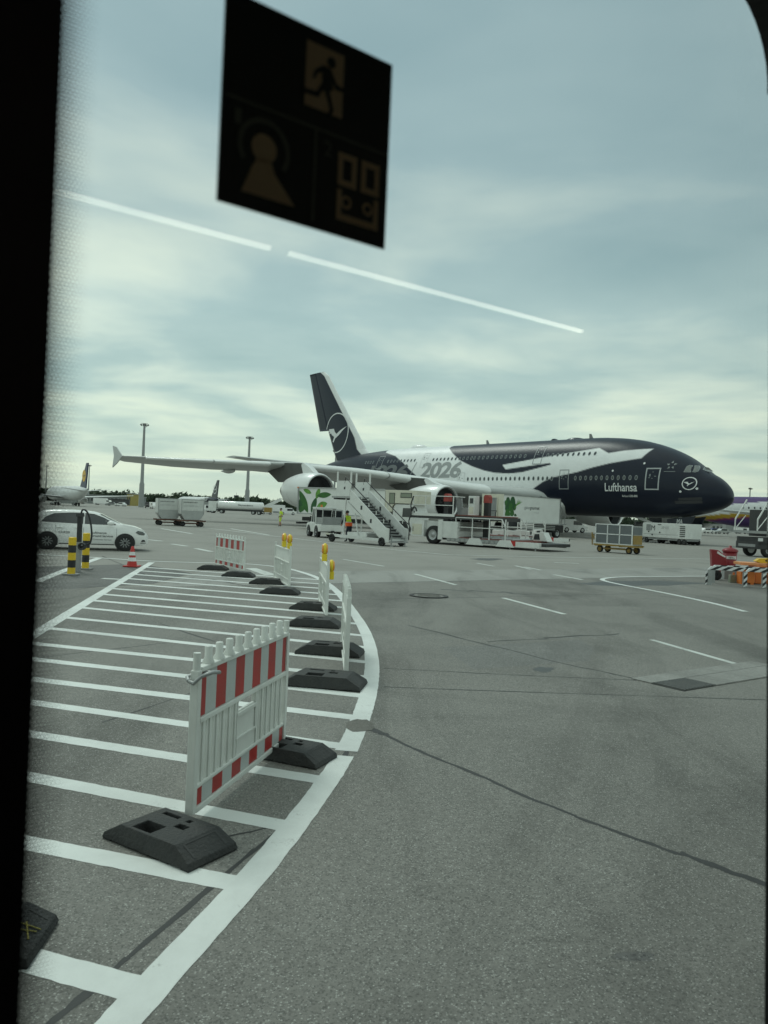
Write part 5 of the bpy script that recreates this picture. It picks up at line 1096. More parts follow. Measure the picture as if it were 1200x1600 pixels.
# ================================================================== SILVER CONTAINER ON DOLLY, AIR CONDITIONING UNITS
def dolly(label, a, b_, W, m, z=.42, group=None, draw=True, name='container_dolly', wm=None):
    ang = pang(a, b_); L = float(np.linalg.norm(np.array(b_) - a)); t = thing(name, label, 'dolly', (a[0], a[1], 0), ang, group)
    q = MB()
    for y in (.05, W - .05): q.b(-.1, L + .1, y - .05, y + .05, z, z + .1)
    for i in range(4): q.b(L * i / 3 - .05, L * i / 3 + .05, .05, W - .05, z - .03, z + .07)
    q.b(.2, L - .2, .2, .28, .2, .28); q.b(.2, L - .2, W - .28, W - .2, .2, .28); q.build('frame', m, t)
    for i in range(5): q = MB(); x = L * (i + .5) / 5; q.cyl((x, .1, z + .085), (x, W - .1, z + .085), .035, n=8); q.build('roller', MAT['steel'], t)
    for x in (.25, L - .25):
        for y, s_ in ((.18, -1), (W - .18, 1)): wheel('wheel', t, x, y, .2, .13, s_, wm or m, .62, 16)
    if draw: q = MB(); q.bar((L + .1, W / 2, .3), (L + .75, W / 2, .28), .07); q.build('drawbar', m, t)
    return t, L, ang
a, b_ = G(929, 862.0), G(986, 866.4); dl, Ld_, an = dolly('ochre brown dolly under the silver panelled container', a, b_, 1.15, MAT['ochre'], .40, None, False)
q = MB(); q.bar((-.25, .1, .4), (-.3, .1, 1.15), .05); q.bar((-.25, 1.05, .4), (-.3, 1.05, 1.15), .05); q.bar((-.3, .1, 1.0), (-.3, 1.05, 1.0), .05); q.bar((-.1, .55, .35), (-.55, .55, .95), .07); q.build('raised_drawbar', MAT['ochre'], dl)
ca, sa = math.cos(an), math.sin(an); t = thing('cargo_container', 'silver panelled cargo container on the brown dolly', 'container', (a[0], a[1], .50), an)
q = MB(); q.b(.0, Ld_, .06, 1.10, .0, 1.12); bdy = q.build('shell', MAT['alu'], t)
MPAN = pmat('brushed_panel', (.17, .185, .195), .5, .35, .15, 2)
for i in range(3):
    for j in range(2): q = MB(); w = Ld_ / 3; q.b(i * w + .05, (i + 1) * w - .05, .035, .06, .06 + j * .56, .56 + j * .56); q.build('side_panel', MPAN, t)
q = MB()
for i in range(4): q.bar((i * Ld_ / 3, .03, .0), (i * Ld_ / 3, .03, 1.18), .055)
for z in (.03, .59, 1.16): q.bar((0, .03, z), (Ld_, .03, z), .055)
q.build('panel_frame', MAT['whiteprint'], t); q = MB(); q.b(Ld_, Ld_ + .03, .12, 1.04, .06, .58); q.build('end_flap', MAT['ochre'], t); q = MB(); q.b(Ld_, Ld_ + .025, .12, 1.04, .62, 1.06); q.build('end_panel', MPAN, t)
def ac_unit(label, a, ang, L, lettered):
    t = thing('air_conditioning_unit', label, 'ground unit', (a[0], a[1], 0), ang, 'air conditioning units under the nose'); W = 1.9
    q = MB(); q.prism([(0, .55), (0, 1.82), (.12, 1.95), (L, 1.95), (L, .55)], 'y', 0, W); q.build('housing', MAT['white'], t, .03)
    q = MB(); q.b(.1, L - .1, .1, W - .1, .35, .55); q.build('chassis', MAT['grey'], t)
    for x in (.5, L - .9, L - .3):
        for y, s_ in ((.15, -1), (W - .15, 1)): wheel('wheel', t, x, y, .27, .18, s_, MAT['dark'])
    lv = MB()
    for i in range(6): lv.b(L - .75, L - .12, -.03, 0, .75 + i * .18, .83 + i * .18)
    lv.build('louvre', MAT['dark'], t); q = MB(); q.b(0.2, L - 1.0, -.012, 0, .86, .89); q.build('trim_line', MAT['grey'], t)
    for x, z in ((.8, 1.02), (2.3, .98), (1.3, .74)):
        if x < L - 1: q = MB(); q.b(x, x + .18, -.02, 0, z, z + .12); q.build('latch', MAT['black'], t)
    if lettered:
        q = MB(); q.b(.55, 1.15, -.02, 0, 1.18, 1.78); q.build('intake_grille', MAT['grey'], t)
        for s_, x0, w, z, h, m in (('M', 1.24, .5, 1.2, .5, MAT['ink']), ('AP 035', 2.6, .95, 1.38, .26, MAT['inkgrey'])):
            me = fit_text(s_, w, h, 0, .0); place_mesh(me, lambda x, z_: (x0 + x, -.012, z + z_)); link('unit_lettering', me, m, t)
        q = MB(); q.b(2.1, 2.55, -.015, 0, 1.75, 1.82); q.build('slot', MAT['black'], t)
a, b_ = G(1003, 847), G(1071, 852); ac_unit('white air conditioning unit lettered with a big dark M', a, pang(a, b_), float(np.linalg.norm(b_ - a)), True)
a2 = G(1052, 850); ac_unit('white louvred ground unit partly hidden behind the lettered one', a2 + np.array([-.6, 2.4]), pang(a, b_), 2.6, False)
# tow tractor and belt loader behind the nose gear
c = GD(1046, 88); t = thing('pushback_tractor', 'red and white pushback tractor glimpsed under the dark nose', 'tractor', (c[0], c[1], 0), R(200))
q = MB(); q.prism([(-2.6, .4), (-2.6, 1.3), (-.6, 1.5), (2.4, 1.5), (2.6, 1.0), (2.6, .4)], 'y', -1.3, 1.3); q.build('body', MAT['white'], t, .05); q = MB(); q.prism([(-2.4, 1.42), (-1.6, 2.45), (-.9, 2.45), (-.6, 1.52)], 'y', -1.2, 1.2); q.build('hood', MAT['red'], t, .05)
q = MB(); q.b(.4, 2.0, -1.1, 1.1, 1.5, 2.7); q.build('cab', MAT['glass'], t, .04); q = MB(); q.b(.35, 2.05, -1.15, 1.15, 2.7, 2.8); q.build('roof', MAT['white'], t)
for x in (-1.5, 1.5):
    for s_ in (-1, 1): wheel('wheel', t, x, s_ * 1.2, .6, .4, s_)
c = GD(1018, 86); t = thing('belt_loader', 'belt loader with white sloping conveyor between engine and nose wheel', 'belt loader', (c[0], c[1], 0), R(178))
q = MB(); q.b(-2, 2, -.8, .8, .4, .95); q.build('body', MAT['white'], t, .03); q = MB(); q.bar((-2.6, 0, .9), (2.6, 0, 2.9), .9, .22); q.build('conveyor_frame', MAT['white'], t); q = MB(); q.bar((-2.5, 0, 1.07), (2.5, 0, 3.0), .7, .05); q.build('belt', MAT['black'], t)
q = MB(); q.b(.7, 1.7, -.75, -.1, .95, 2.0); q.build('cab', MAT['glass'], t, .03)
for x in (-1.3, 1.3):
    for s_ in (-1, 1): wheel('wheel', t, x, s_ * .75, .38, .25, s_)
# ================================================================== AIR FREIGHT CONTAINERS ON DOLLIES (left)
MCAN = pmat('white_canvas', (.60, .61, .59), .7, 0, .12, 4, .2, 0, .15)
def freight(pxa, pxb, dlab, clab, lab_group):
    a = G(*pxa); b_ = a + 1.95 * np.array([math.cos(R(24)), math.sin(R(24))]); t, L, an = dolly(dlab, a, b_, 1.55, MAT['brown'], .42, 'freight dollies', False, wm=MAT['dark'])
    c = thing('air_freight_container', clab, 'container', (a[0], a[1], .55), an, 'white air freight containers'); W = 1.5; w = L - .1
    q = MB(); q.prism([(.05, .45), (.05, 1.62), (w, 1.62), (w, .45), (w - .28, 0), (.33, 0)], 'y', .02, W); q.build('shell', MAT['alu'], c, .02)
    q = MB(); q.b(.12, w - .06, -.012, .02, .72, 1.58); sf = q.build('front_curtain', MCAN, c)
    q = MB(); q.prism([(.02, W - .02), (.02, .0), (.05, 0.0), (.05, W - .02)], 'z', .45, 1.6); q.build('side_curtain', MCAN, c)
    me = fit_text('jettainer', w * .62, .15, 0, .012); place_mesh(me, lambda x, z: (.2 + x, -.016, 1.3 + z)); link('curtain_lettering', me, MAT['ink'], sf)
    me = fit_text('AKE 20477 LH', w * .6, .09, 0, .008); place_mesh(me, lambda x, z: (.2 + x, -.016, 1.05 + z)); link('curtain_lettering', me, MAT['inkgrey'], sf)
    q = MB(); q.bar((.05, .01, 1.62), (w, .01, 1.62), .04); q.bar((w, .01, .45), (w, .01, 1.62), .04); q.bar((.33, .01, .02), (w - .28, .01, .02), .05); q.bar((w * .55, .012, .05), (w * .55, .012, .7), .03); q.build('edge_frame', MAT['steel'], c)
freight((245, 820.5), (276, 821.3), 'left brown freight dolly of the coupled pair', 'left white freight container with canvas front', 1)
freight((281, 822.4), (316, 823), 'right brown freight dolly of the coupled pair', 'right white freight container with dark lettering, beside the other', 1)
# ================================================================== BACKGROUND AIRCRAFT
def jet(label, tail, head, L, r_, fin_h, span, colfn, finfn, z0=None, rear_eng=False, emblem=None, name='airliner', wing_z=None, nac=1.0):
    """tail: ground point below the tail end; head: unit direction of flight"""
    ang = math.atan2(head[1], head[0]); t = thing(name, label, 'airplane', (tail[0], tail[1], 0), ang); zc = z0 or r_ + 1.6
    U = np.r_[np.linspace(0, .30, 40), np.linspace(.32, .84, 40), np.linspace(.845, 1, 26)] * L; A = np.linspace(0, 2 * np.pi, 64, endpoint=False)
    q = U / L; w = r_ * np.clip(np.where(q < .30, .06 + .94 * np.sin(np.clip(q / .30, 0, 1) * np.pi / 2) ** .9, np.where(q > .86, np.sqrt(np.clip(1 - ((q - .86) / .14) ** 2, 0, 1)) ** .9, 1)), .02, 1)
    top = np.where(q < .30, zc + r_ - .35 * r_ * (1 - np.clip(q / .30, 0, 1)) ** 2, zc + np.where(q > .86, w - .12 * r_ * ((q - .86) / .14), r_)); mid = top - w
    Ug, Ag = np.meshgrid(U, A, indexing='ij'); X = Ug; Y = w[:, None] * np.cos(Ag); Z = mid[:, None] + w[:, None] * np.sin(Ag)
    C = np.array([colfn(u, z, zc) for u, z in zip(Ug.ravel(), Z.ravel())]); n = len(A); I_ = np.arange(len(U) * n).reshape(len(U), n); J_ = np.roll(I_, -1, 1)
    color_mesh('fuselage', np.stack([X, Y, Z], -1).reshape(-1, 3), np.stack([I_[:-1], I_[1:], J_[1:], J_[:-1]], -1).reshape(-1, 4), C, LIV, t)
    zt = zc + r_ * .8; P = [(.175 * L, zt), (.045 * L, fin_h), (.005 * L, fin_h), (.035 * L, zt - .2)]
    b_ = MB(); b_.prism(P, 'y', -.16, .16); b_.build('fin', finfn, t, .05)
    if emblem:
        cx, cz, er = .085 * L, zt + (fin_h - zt) * .48, (fin_h - zt) * .24
        for sd in (1, -1):
            me = ring_poly(.0, 1.0, 24) if emblem[0] == 'disc' else ring_poly(.85, 1.0, 24); place_mesh(me, lambda x, y: (cx + x * er, sd * .17, cz + y * er)); link('emblem', me, emblem[1], t)
            me = flat_poly([(x * .8, y * .8) for x, y in CRANE]); place_mesh(me, lambda x, y: (cx + x * er, sd * .18, cz + y * er)); link('crane_mark', me, emblem[2], t)
    wz = wing_z or zc - r_ * .55
    for sd in (1, -1):
        b_ = MB(); h = span / 2; rows = []
        for l, u, ch, z in ((r_ * .4, .63 * L, .19 * L, wz), (h * .35, .55 * L, .115 * L, wz + .3), (h, .40 * L, .04 * L, wz + 1.2)):
            rows.append([(u - x * ch, sd * l, z + y * ch) for x, y in foil(.11)])
        b_.grid(rows, True, True); b_.add(rows[-1], [tuple(range(len(rows[-1])))]); b_.build('wing', MWING, t)
        b_ = MB(); rows = []
        for l, u, ch, z in ((r_ * .2, .115 * L, .085 * L, zc + r_ * .35), (span * .18, .05 * L, .035 * L, zc + r_ * .35 + .6)): rows.append([(u - x * ch, sd * l, z + y * ch) for x, y in foil(.09)])
        b_.grid(rows, True, True); b_.add(rows[-1], [tuple(range(len(rows[-1])))]); b_.build('tailplane', MWING, t)
        ex, ey, ez, er = (.20 * L, r_ + .95, zc + r_ * .45, .75) if rear_eng else (.62 * L, span * .165, wz - .75 * nac, 1.05 * nac)
        b_ = MB(); b_.lathe([(x * nac, y * er) for x, y in ((1.9, .92), (1.7, 1.0), (.4, 1.06), (-1.4, .86), (-1.9, .7), (-1.85, .6), (-1.0, .5), (-1.0, .01))], (ex, sd * ey, ez), 'x', 20); e = b_.build('engine', MAC, t)
        b_ = MB(); b_.lathe([(1.9 * nac, .92 * er), (1.2 * nac, .85 * er), (1.2 * nac, .01)], (ex, sd * ey, ez), 'x', 20); b_.build('intake', MAT['black'], e)
        b_ = MB(); b_.b(ex - 1.2, ex + .8, sd * ey - .12, sd * ey + .12, ez + .5 * er, max(wz + .2, ez + er)) if not rear_eng else b_.b(ex - .8, ex + .8, min(sd * ey, sd * r_ * .8), max(sd * ey, sd * r_ * .8), ez - .12, ez + .12); b_.build('pylon', MWING, e)
    for x, y in ((.50 * L, r_ * 1.4), (.50 * L, -r_ * 1.4), (.87 * L, 0)):
        b_ = MB(); b_.cyl((x, y, .5), (x, y, wz), .12, n=8); g = b_.build('landing_gear', MAT['steel'], t)
        for o in (-.4, .4): b_ = MB(); b_.lathe([(-.16, .3), (-.16, .5), (.16, .5), (.16, .3), (.16, .01)], (x, y + o, .5), 'y', 14); b_.lathe([(-.16, .3), (-.16, .01)], (x, y + o, .5), 'y', 14); b_.build('wheel', MAT['rubber'], g)
    return t
WT = np.array([.70, .715, .72]); NV = np.array([.012, .016, .035])
jet('white airliner with yellow emblem on its blue tail, far left', GD(136, 205), (-.60, .80), 37.5, 2.0, 11.6, 34, lambda u, z, zc: WT, pmat('blue_tail_paint', (.012, .022, .075), .35), 3.5, emblem=('disc', pmat('emblem_yellow', (.75, .42, .02), .4), pmat('emblem_blue', (.015, .025, .08), .4)))
jet('distant jet with dark tail and white ring emblem behind the freight containers', GD(341, 285), (-.61, .79), 36, 1.55, 11.2, 26, lambda u, z, zc: NV if u < 9.5 - (z - zc) * 1.5 else WT, MNAVY, 3.3, True, ('ring', MAT['whiteprint'], MAT['whiteprint']))
PUR = np.array([.085, .045, .16]); GOLD = np.array([.42, .27, .03]); MAG = np.array([.22, .03, .13])
def purple_liv(u, z, zc):
    v = z - (zc - 2.2 + .105 * (u - 6))
    if v > 2.45 - .0 * u + (.6 if u > 24 else 0): return PUR
    if v > .62: return WT
    if v > -.22: return GOLD
    if v > -.52: return MAG
    return PUR if u > 10.5 + (zc - z) * .2 or v < -.52 else WT
hT = (math.cos(R(-44)), math.sin(R(-44)))
tj = jet('purple, white and gold airliner partly hidden behind the dark nose', GD(1022, 165), hT, 66, 2.98, 17.0, 64, purple_liv, pmat('purple_fin', (.085, .045, .16), .35), 5.0, nac=1.6)
for i in range(20):
    u = 19 + i * 1.05; b_ = MB(); b_.add([(u + .14 * math.cos(a), -2.985, 5.75 + .22 * math.sin(a)) for a in np.linspace(0, 2 * math.pi, 11)[:-1]], [tuple(range(10))]); b_.build('window', MWIN, tj)
# ================================================================== LIGHT MASTS
def mast(px, d, h, label, thick=1.0, arms=True):
    c = GD(px, d); t = thing('light_mast', label, 'light mast', (c[0], c[1], 0), R(20), 'apron floodlight masts')
    b_ = MB(); b_.tube([(0, 0, 0), (0, 0, h * .28), (0, 0, h * .30), (0, 0, h)], [.95 * thick, .85 * thick, .62 * thick, .36 * thick], 14); b_.build('pole', MAT['grey'], t)
    b_ = MB(); b_.b(-1.3, 1.3, -.08, .08, h - 1.0, h - .85); b_.b(-1.1, 1.1, -.08, .08, h - .1, h + .05); b_.bar((0, 0, h - 1.8), (1.5, 0, h - .4), .12); b_.build('head_frame', MAT['dark'], t)
    for x in (-1.2, -.4, .5, 1.3): b_ = MB(); b_.box((x, -.25, h - .55), (.6, .4, .5), 0, .3); b_.build('floodlight', MAT['dark'], t)
mast(220.5, 290, 31.2, 'tall floodlight mast standing behind the white freight containers', 1.05); mast(385.5, 310, 29.8, 'floodlight mast rising behind the left wing near the big engine', 1.05)
mast(71, 640, 29, 'thin distant mast left of the white far airliner', .8); mast(137.5, 600, 29, 'thin distant mast just right of the blue tail', .8)
mast(1169.5, 500, 28, 'distant mast above the purple airliner', .8); mast(521, 355, 29.5, 'mast mostly hidden behind the tall dark tail fin', .8)
# ================================================================== FAR VEHICLES
PAINT = dict(white=MAT['clean'], dark=MAT['black'], yellow=MAT['yellow'], grey=MAT['grey'], silver=MAT['alu'], blue=pmat('blue_paint', (.03, .06, .2), .4), orange=MAT['orange'])
def small_vehicle(kind, px, d, rz, paint, label):
    c = GD(px, d); L, W, H_ = dict(car=(4.3, 1.8, 1.5), van=(5.0, 2.0, 2.05), bus=(11, 2.6, 2.9), truck=(7, 2.4, 2.9), tug=(3.2, 1.6, 1.9))[kind]
    t = thing(dict(car='parked_car', van='parked_van', bus='apron_bus', truck='box_truck', tug='baggage_tug')[kind], label, dict(car='car', van='van', bus='bus', truck='truck', tug='baggage tug')[kind], (c[0], c[1], 0), rz, 'vehicles far across the apron'); h = L / 2
    prof = dict(car=[(-h, .35), (-h, .9), (-h * .75, 1.0), (-h * .55, H_), (h * .2, H_), (h * .5, .98), (h, .8), (h, .35)], van=[(-h, .35), (-h, H_), (h * .45, H_), (h * .75, 1.15), (h, 1.0), (h, .35)], bus=[(-h, .3), (-h, H_), (h, H_), (h, .3)], truck=[(-h, .9), (-h, H_), (h * .55, H_), (h * .55, 2.3), (h * .95, 2.2), (h, 1.3), (h, .5), (-h * .9, .5)], tug=[(-h, .35), (-h, .9), (-.2, .9), (-.2, H_), (.6, H_), (.8, .95), (h, .85), (h, .35)])[kind]
    b_ = MB(); b_.prism(prof, 'y', -W / 2, W / 2); b_.build('body', PAINT[paint], t, .06)
    wz0, wz1 = dict(car=(.95, 1.38), van=(1.2, 1.8), bus=(1.2, 2.3), truck=(1.5, 2.1), tug=(1.1, 1.75))[kind]; wx0, wx1 = dict(car=(-h * .5, h * .3), van=(-h * .1, h * .55), bus=(-h * .95, h * .95), truck=(h * .6, h * .9), tug=(-.1, .6))[kind]
    for sd in (-1, 1):
        b_ = MB(); b_.b(wx0, wx1, min(sd * W / 2, sd * (W / 2 + .02)), max(sd * W / 2, sd * (W / 2 + .02)), wz0, wz1); b_.build('side_window', MAT['glass'], t)
        for x in (-h * .6, h * .6): wheel('wheel', t, x, sd * (W / 2 - .1), .33 if kind in ('car', 'tug') else .42, .22, sd, None, .55, 14)
    return t
for v in [('car', 189, 300, R(170), 'white', 'white car beyond the far blue-tailed airliner'), ('car', 176, 310, R(10), 'grey', 'grey car beside the distant white car'), ('van', 241.5, 245, R(-60), 'white', 'white van next to a dark van left of the containers'), ('van', 232, 262, R(-70), 'dark', 'dark van partly behind the distant white van'),
          ('bus', 183, 360, R(5), 'dark', 'dark low bus in the far background left of the tall mast'), ('truck', 160, 330, R(0), 'white', 'white box vehicle right of the far airliner wheels'), ('truck', 104, 240, R(15), 'grey', 'grey vehicle under the far white airliner'), ('tug', 86, 230, R(25), 'white', 'white tug beneath the far airliner wing'),
          ('tug', 321, 205, R(30), 'white', 'white tug just right of the freight containers'), ('truck', 329, 240, R(160), 'grey', 'grey service truck below the distant dark tail'), ('tug', 417, 215, R(20), 'white', 'small white tug right of the orange-ended tanker'), ('truck', 428, 250, R(190), 'white', 'white truck behind the walking person'), ('van', 450, 230, R(10), 'white', 'white van seen under the big left engine'),
          ('car', 1104, 215, R(20), 'white', 'white car in the distance under the dark nose tip'), ('car', 1116, 222, R(15), 'blue', 'blue car in the distance next to the white one'), ('car', 1128, 218, R(190), 'silver', 'silver car in the far row under the purple airliner'), ('truck', 1146, 280, R(5), 'grey', 'grey truck far behind on the right'), ('van', 1160, 260, R(5), 'white', 'white van in the far row at the right'), ('van', 1182, 240, R(0), 'white', 'rightmost white van in the far background'),
          ('van', 892, 120, R(25), 'white', 'white van behind the catering truck platform'), ('tug', 1000, 105, R(10), 'dark', 'dark tug below the far engine')]: small_vehicle(*v)
# fuel tanker
c = GD(376, 190); t = thing('fuel_tanker', 'long white fuel tanker with orange rear parked far behind the containers', 'tanker', (c[0], c[1], 0), R(182))
b_ = MB(); b_.lathe([(-5.6, .02), (-5.55, .8), (-5.3, 1.02), (5.2, 1.05), (5.5, .8), (5.55, .02)], (0, 0, 2.0), 'x', 20); b_.build('tank', MAT['clean'], t); b_ = MB(); b_.b(-5.8, 5.8, -.9, .9, .7, 1.0); b_.build('chassis', MAT['dark'], t)
b_ = MB(); b_.b(-7.6, -5.8, -1.1, 1.1, .7, 1.9); b_.build('rear_cabinet', MAT['ochre'], t, .05); b_ = MB(); b_.b(5.7, 7.6, -1.2, 1.2, .5, 2.9); cb = b_.build('cab', MAT['white'], t, .06); b_ = MB(); b_.b(7.6, 7.63, -1.0, 1.0, 1.7, 2.6); b_.build('windscreen', MAT['glass'], cb)
for x in (-4.6, -3.2, 4.4, 6.6):
    for sd in (-1, 1): wheel('wheel', t, x, sd * 1.0, .5, .35, sd)
me = fit_text('Skytanking', 3.6, .45, 0, .02); place_mesh(me, lambda x, z: (.5 - x, 1.06, 1.9 + z)); link('tank_lettering', me, MAT['ink'], t)
# far stairs
c = GD(423, 235); t = thing('passenger_stairs', 'far away white passenger stairs behind the walking person', 'passenger stairs', (c[0], c[1], 0), R(5))
b_ = MB(); b_.bar((-4, 0, .8), (3, 0, 4.6), 1.6, .9); b_.build('flight', MAT['white'], t); b_ = MB(); b_.b(-3.5, 4.0, -.9, .9, .4, .9); b_.build('chassis', MAT['grey'], t)
for x in (-2.5, 3):
    for sd in (-1, 1): wheel('wheel', t, x, sd * .8, .4, .25, sd)
# ================================================================== FAR BUILDINGS AND WOODS
def building(px0, px1, d, h, label, m, nwin, name='hangar_building'):
    a, b_ = GD(px0, d), GD(px1, d); L = float(b_[0] - a[0]); t = thing(name, label, 'building', (a[0], a[1], 0))
    q = MB(); q.b(0, L, 0, 14, 0, h); q.build('wall', m, t); q = MB(); q.b(-.3, L + .3, -.3, 14.3, h, h + .4); q.build('roof', MAT['grey'], t)
    for i in range(nwin):
        x = L * (i + .5) / nwin; w = L / nwin * .3; q = MB(); q.b(x - w, x + w, -.1, -.0, h * .35, h * .75); q.build('window', MAT['glass'], t)
    return t
building(128, 216, 430, 4.6, 'long low grey building below the trees, left background', pmat('grey_cladding', (.20, .21, .21), .6, 0, .15, .3), 14); building(198, 204, 380, 5.6, 'small building with yellow front left of the tall mast', pmat('yellow_cladding', (.36, .28, .06), .6), 2); building(255, 330, 470, 4.2, 'low dark building behind the freight containers', pmat('dark_cladding', (.10, .105, .10), .6), 8)
building(1112, 1150, 420, 3.2, 'low pale building under the purple airliner', pmat('pale_cladding', (.36, .36, .35), .6), 6)
c = GD(368.6, 900); t = thing('control_tower', 'small distant control tower right of the dark tail', 'tower', (c[0], c[1], 0)); b_ = MB(); b_.cyl((0, 0, 0), (0, 0, 12), 2.1, 1.9, 16); b_.build('shaft', MAT['grey'], t); b_ = MB(); b_.lathe([(12, 2.0), (12.6, 2.7), (14.6, 3.0), (15.0, 2.4), (15.0, .01)], (0, 0, 0), 'z', 16); b_.build('cab', MAT['glass'], t); b_ = MB(); b_.cyl((0, 0, 15), (0, 0, 18), .15, n=6); b_.build('aerial', MAT['dark'], t)
MTREE = bpy.data.materials.new('distant_foliage'); MTREE.use_nodes = True; _t = MTREE.node_tree; _p = _t.nodes['Principled BSDF']; _tc = N(_t, 'ShaderNodeTexCoord')
_t.links.new(ramp(_t, noise(_t, _tc.outputs['Object'], .12, 5, .6), [(.3, (.030, .048, .030)), (.5, (.045, .070, .040)), (.7, (.075, .095, .055))]), _p.inputs['Base Color']); _p.inputs['Roughness'].default_value = .9
def woods(name, label, xa, xb, da, db, hmin, hmax, n, seed):
    rs = np.random.RandomState(seed); V, F_ = [], []
    for i in range(n):
        u = rs.rand(); px = xa + (xb - xa) * u; d = da + (db - da) * rs.rand(); c_ = GD(px, d); h = (hmin + (hmax - hmin) * (.5 + .5 * math.sin(u * 23 + seed) * math.sin(u * 57))) * (.75 + .4 * rs.rand()); r_ = h * (.28 + .14 * rs.rand())
        k = 46; o = rs.normal(size=(k, 3)); o /= np.linalg.norm(o, axis=1)[:, None]; o *= (.55 + .5 * rs.rand(k))[:, None]
        cs = np.stack([c_[0] + o[:, 0] * r_, c_[1] + o[:, 1] * r_, h * .55 + o[:, 2] * h * .48], 1); sz = h * .13
        for q in cs:
            e = rs.normal(size=(3, 3)) * sz; b0 = len(V); V += [tuple(q + e[0]), tuple(q + e[1]), tuple(q + e[2])]; F_.append((b0, b0 + 1, b0 + 2))
        b0 = len(V); V += [(c_[0] - r_ * .7, c_[1] + 1, 0), (c_[0] + r_ * .7, c_[1] + 1, 0), (c_[0] + r_ * .6, c_[1] + 1, h * .6), (c_[0] - r_ * .6, c_[1] + 1, h * .6)]; F_ += [(b0, b0 + 1, b0 + 2), (b0, b0 + 2, b0 + 3)]
    me = bpy.data.meshes.new(name); me.from_pydata(V, [], F_); o_ = link(name, me, MTREE); tag(o_, label, 'trees', kind='stuff'); return o_
woods('distant_trees', 'dark green wood along the horizon at the left', -60, 480, 640, 760, 7.5, 9.8, 800, 3)
woods('distant_trees', 'dark green wood below the purple airliner at the right', 1040, 1330, 430, 540, 9, 13.5, 420, 5)
woods('distant_trees', 'low dark wood behind the parked airliner', 480, 1045, 700, 800, 6, 8, 500, 9)
# ================================================================== RIGHT HAND EQUIPMENT
def stripes(name, parent, p, q, w, h, n, slope=.5):
    """square tube from p to q (local) cut into black and white slanted bands"""
    p, q = Vector(p), Vector(q); d = (q - p); L = d.length; d.normalize(); up = Vector((0, 0, 1)) if abs(d.z) < .5 else Vector((1, 0, 0)); sd = d.cross(up).normalized()
    for i in range(n):
        t0, t1 = L * i / n, L * (i + 1) / n; P = []
        for y in (-1, 1):
            for t_, z in ((t0, -1), (t1, -1), (t1, 1), (t0, 1)):
                tt = min(max(t_ + z * slope * h, 0), L); P.append(p + d * tt + sd * y * w / 2 + up * z * h / 2)
        b_ = MB(); b_.add(P, [(0, 1, 2, 3), (7, 6, 5, 4), (4, 5, 1, 0), (5, 6, 2, 1), (6, 7, 3, 2), (7, 4, 0, 3)]); b_.build(name, MAT['black'] if i % 2 else MAT['whiteprint'], parent)
o = G(1108, 914); fr_a = G(1160, 919.5); ang = pang(o, fr_a) + R(22); c = np.array(o)
t = thing('guard_rail', 'low steel guard rail with black and white slanted bands at the right edge', 'guard rail', (c[0], c[1], 0), R(-8)); Hh = .58
for x, y in ((0, 0), (.98, -.12), (1.52, -.12), (.35, .95), (2.3, .95)):
    b_ = MB(); b_.b(x - .055, x + .055, y - .055, y + .055, 0, Hh - .12); b_.build('post', MAT['steel'], t)
for x, y in ((.98, -.183), (1.52, -.183), (-.062, 0)): stripes('band', t, (x, y, .0), (x, y, Hh - .12), .016 if True else .1, .1, 5, .5)
stripes('band', t, (-.06, .0, Hh - .06), (1.0, -.12, Hh - .06), .11, .11, 7, .9); stripes('band', t, (1.0, -.12, Hh - .06), (2.4, -.12, Hh - .06), .11, .11, 9, .9); stripes('band', t, (.3, .95, Hh - .06), (2.4, .95, Hh - .06), .1, .1, 11, .9)
MRED = pmat('extinguisher_red', (.24, .012, .02), .4, 0, .1, 6, 0, .1); c = G(1124, 908)
t = thing('fire_extinguisher_trolley', 'red covered extinguisher trolley with black wheel behind the guard rail', 'extinguisher trolley', (c[0] + .1, c[1] + .55, 0), R(-10))
b_ = MB(); b_.prism([(-.14, .42), (-.20, 1.02), (.02, 1.0), (.26, .82), (.34, .42)], 'y', -.16, .16); b_.build('cover', MRED, t, .03); b_ = MB(); b_.prism([(.0, .97), (.1, .9), (.26, .80), (.24, .76), (.1, .83), (-.02, .9)], 'y', -.165, -.161); b_.build('white_flash', MAT['whiteprint'], t)
for y in (-.2, .2): wheel('wheel', t, -.02, y, .17, .07, -1 if y < 0 else 1, MAT['dark'], .4)
b_ = MB(); b_.cyl((.05, 0, .17), (.05, 0, .45), .12, n=14); b_.build('cylinder', MRED, t)
c = G(1149, 908); t = thing('waste_bin', 'dark red bin with lid and white label behind the guard rail', 'bin', (c[0] + .12, c[1] + .75, .0), R(-10))
b_ = MB(); b_.lathe([(.38, .18), (.95, .235), (.95, .01)], (0, 0, 0), 'z', 20); b_.build('bucket', MRED, t); b_ = MB(); b_.lathe([(.95, .26), (1.0, .26), (1.06, .16), (1.09, .05), (1.15, .05), (1.15, .01)], (0, 0, 0), 'z', 20); b_.build('lid', MRED, t); b_ = MB(); b_.b(-.2, .2, -.2, .2, 0, .38); b_.build('stand', MAT['grey'], t)
rows = [[(.225 * math.sin(a), -.225 * math.cos(a), z) for a in np.linspace(-.75, .75, 9)] for z in (.70, .80)]; b_ = MB(); b_.grid(rows); lb = b_.build('label', MAT['whiteprint'], t); me = fit_text('ABFALL', .2, .05, 0, .005); place_mesh(me, lambda x, y: (-.1 + x, -.236, .725 + y)); link('label_lettering', me, MAT['ink'], lb)
c = G(1170, 914); t = thing('orange_box', 'orange plastic box standing behind the guard rail posts', 'box', (c[0] + .05, c[1] + .35, 0), R(-8))
b_ = MB(); b_.b(-.2, .22, -.2, .25, .05, .5); b_.build('tub', MAT['orange'], t, .015)
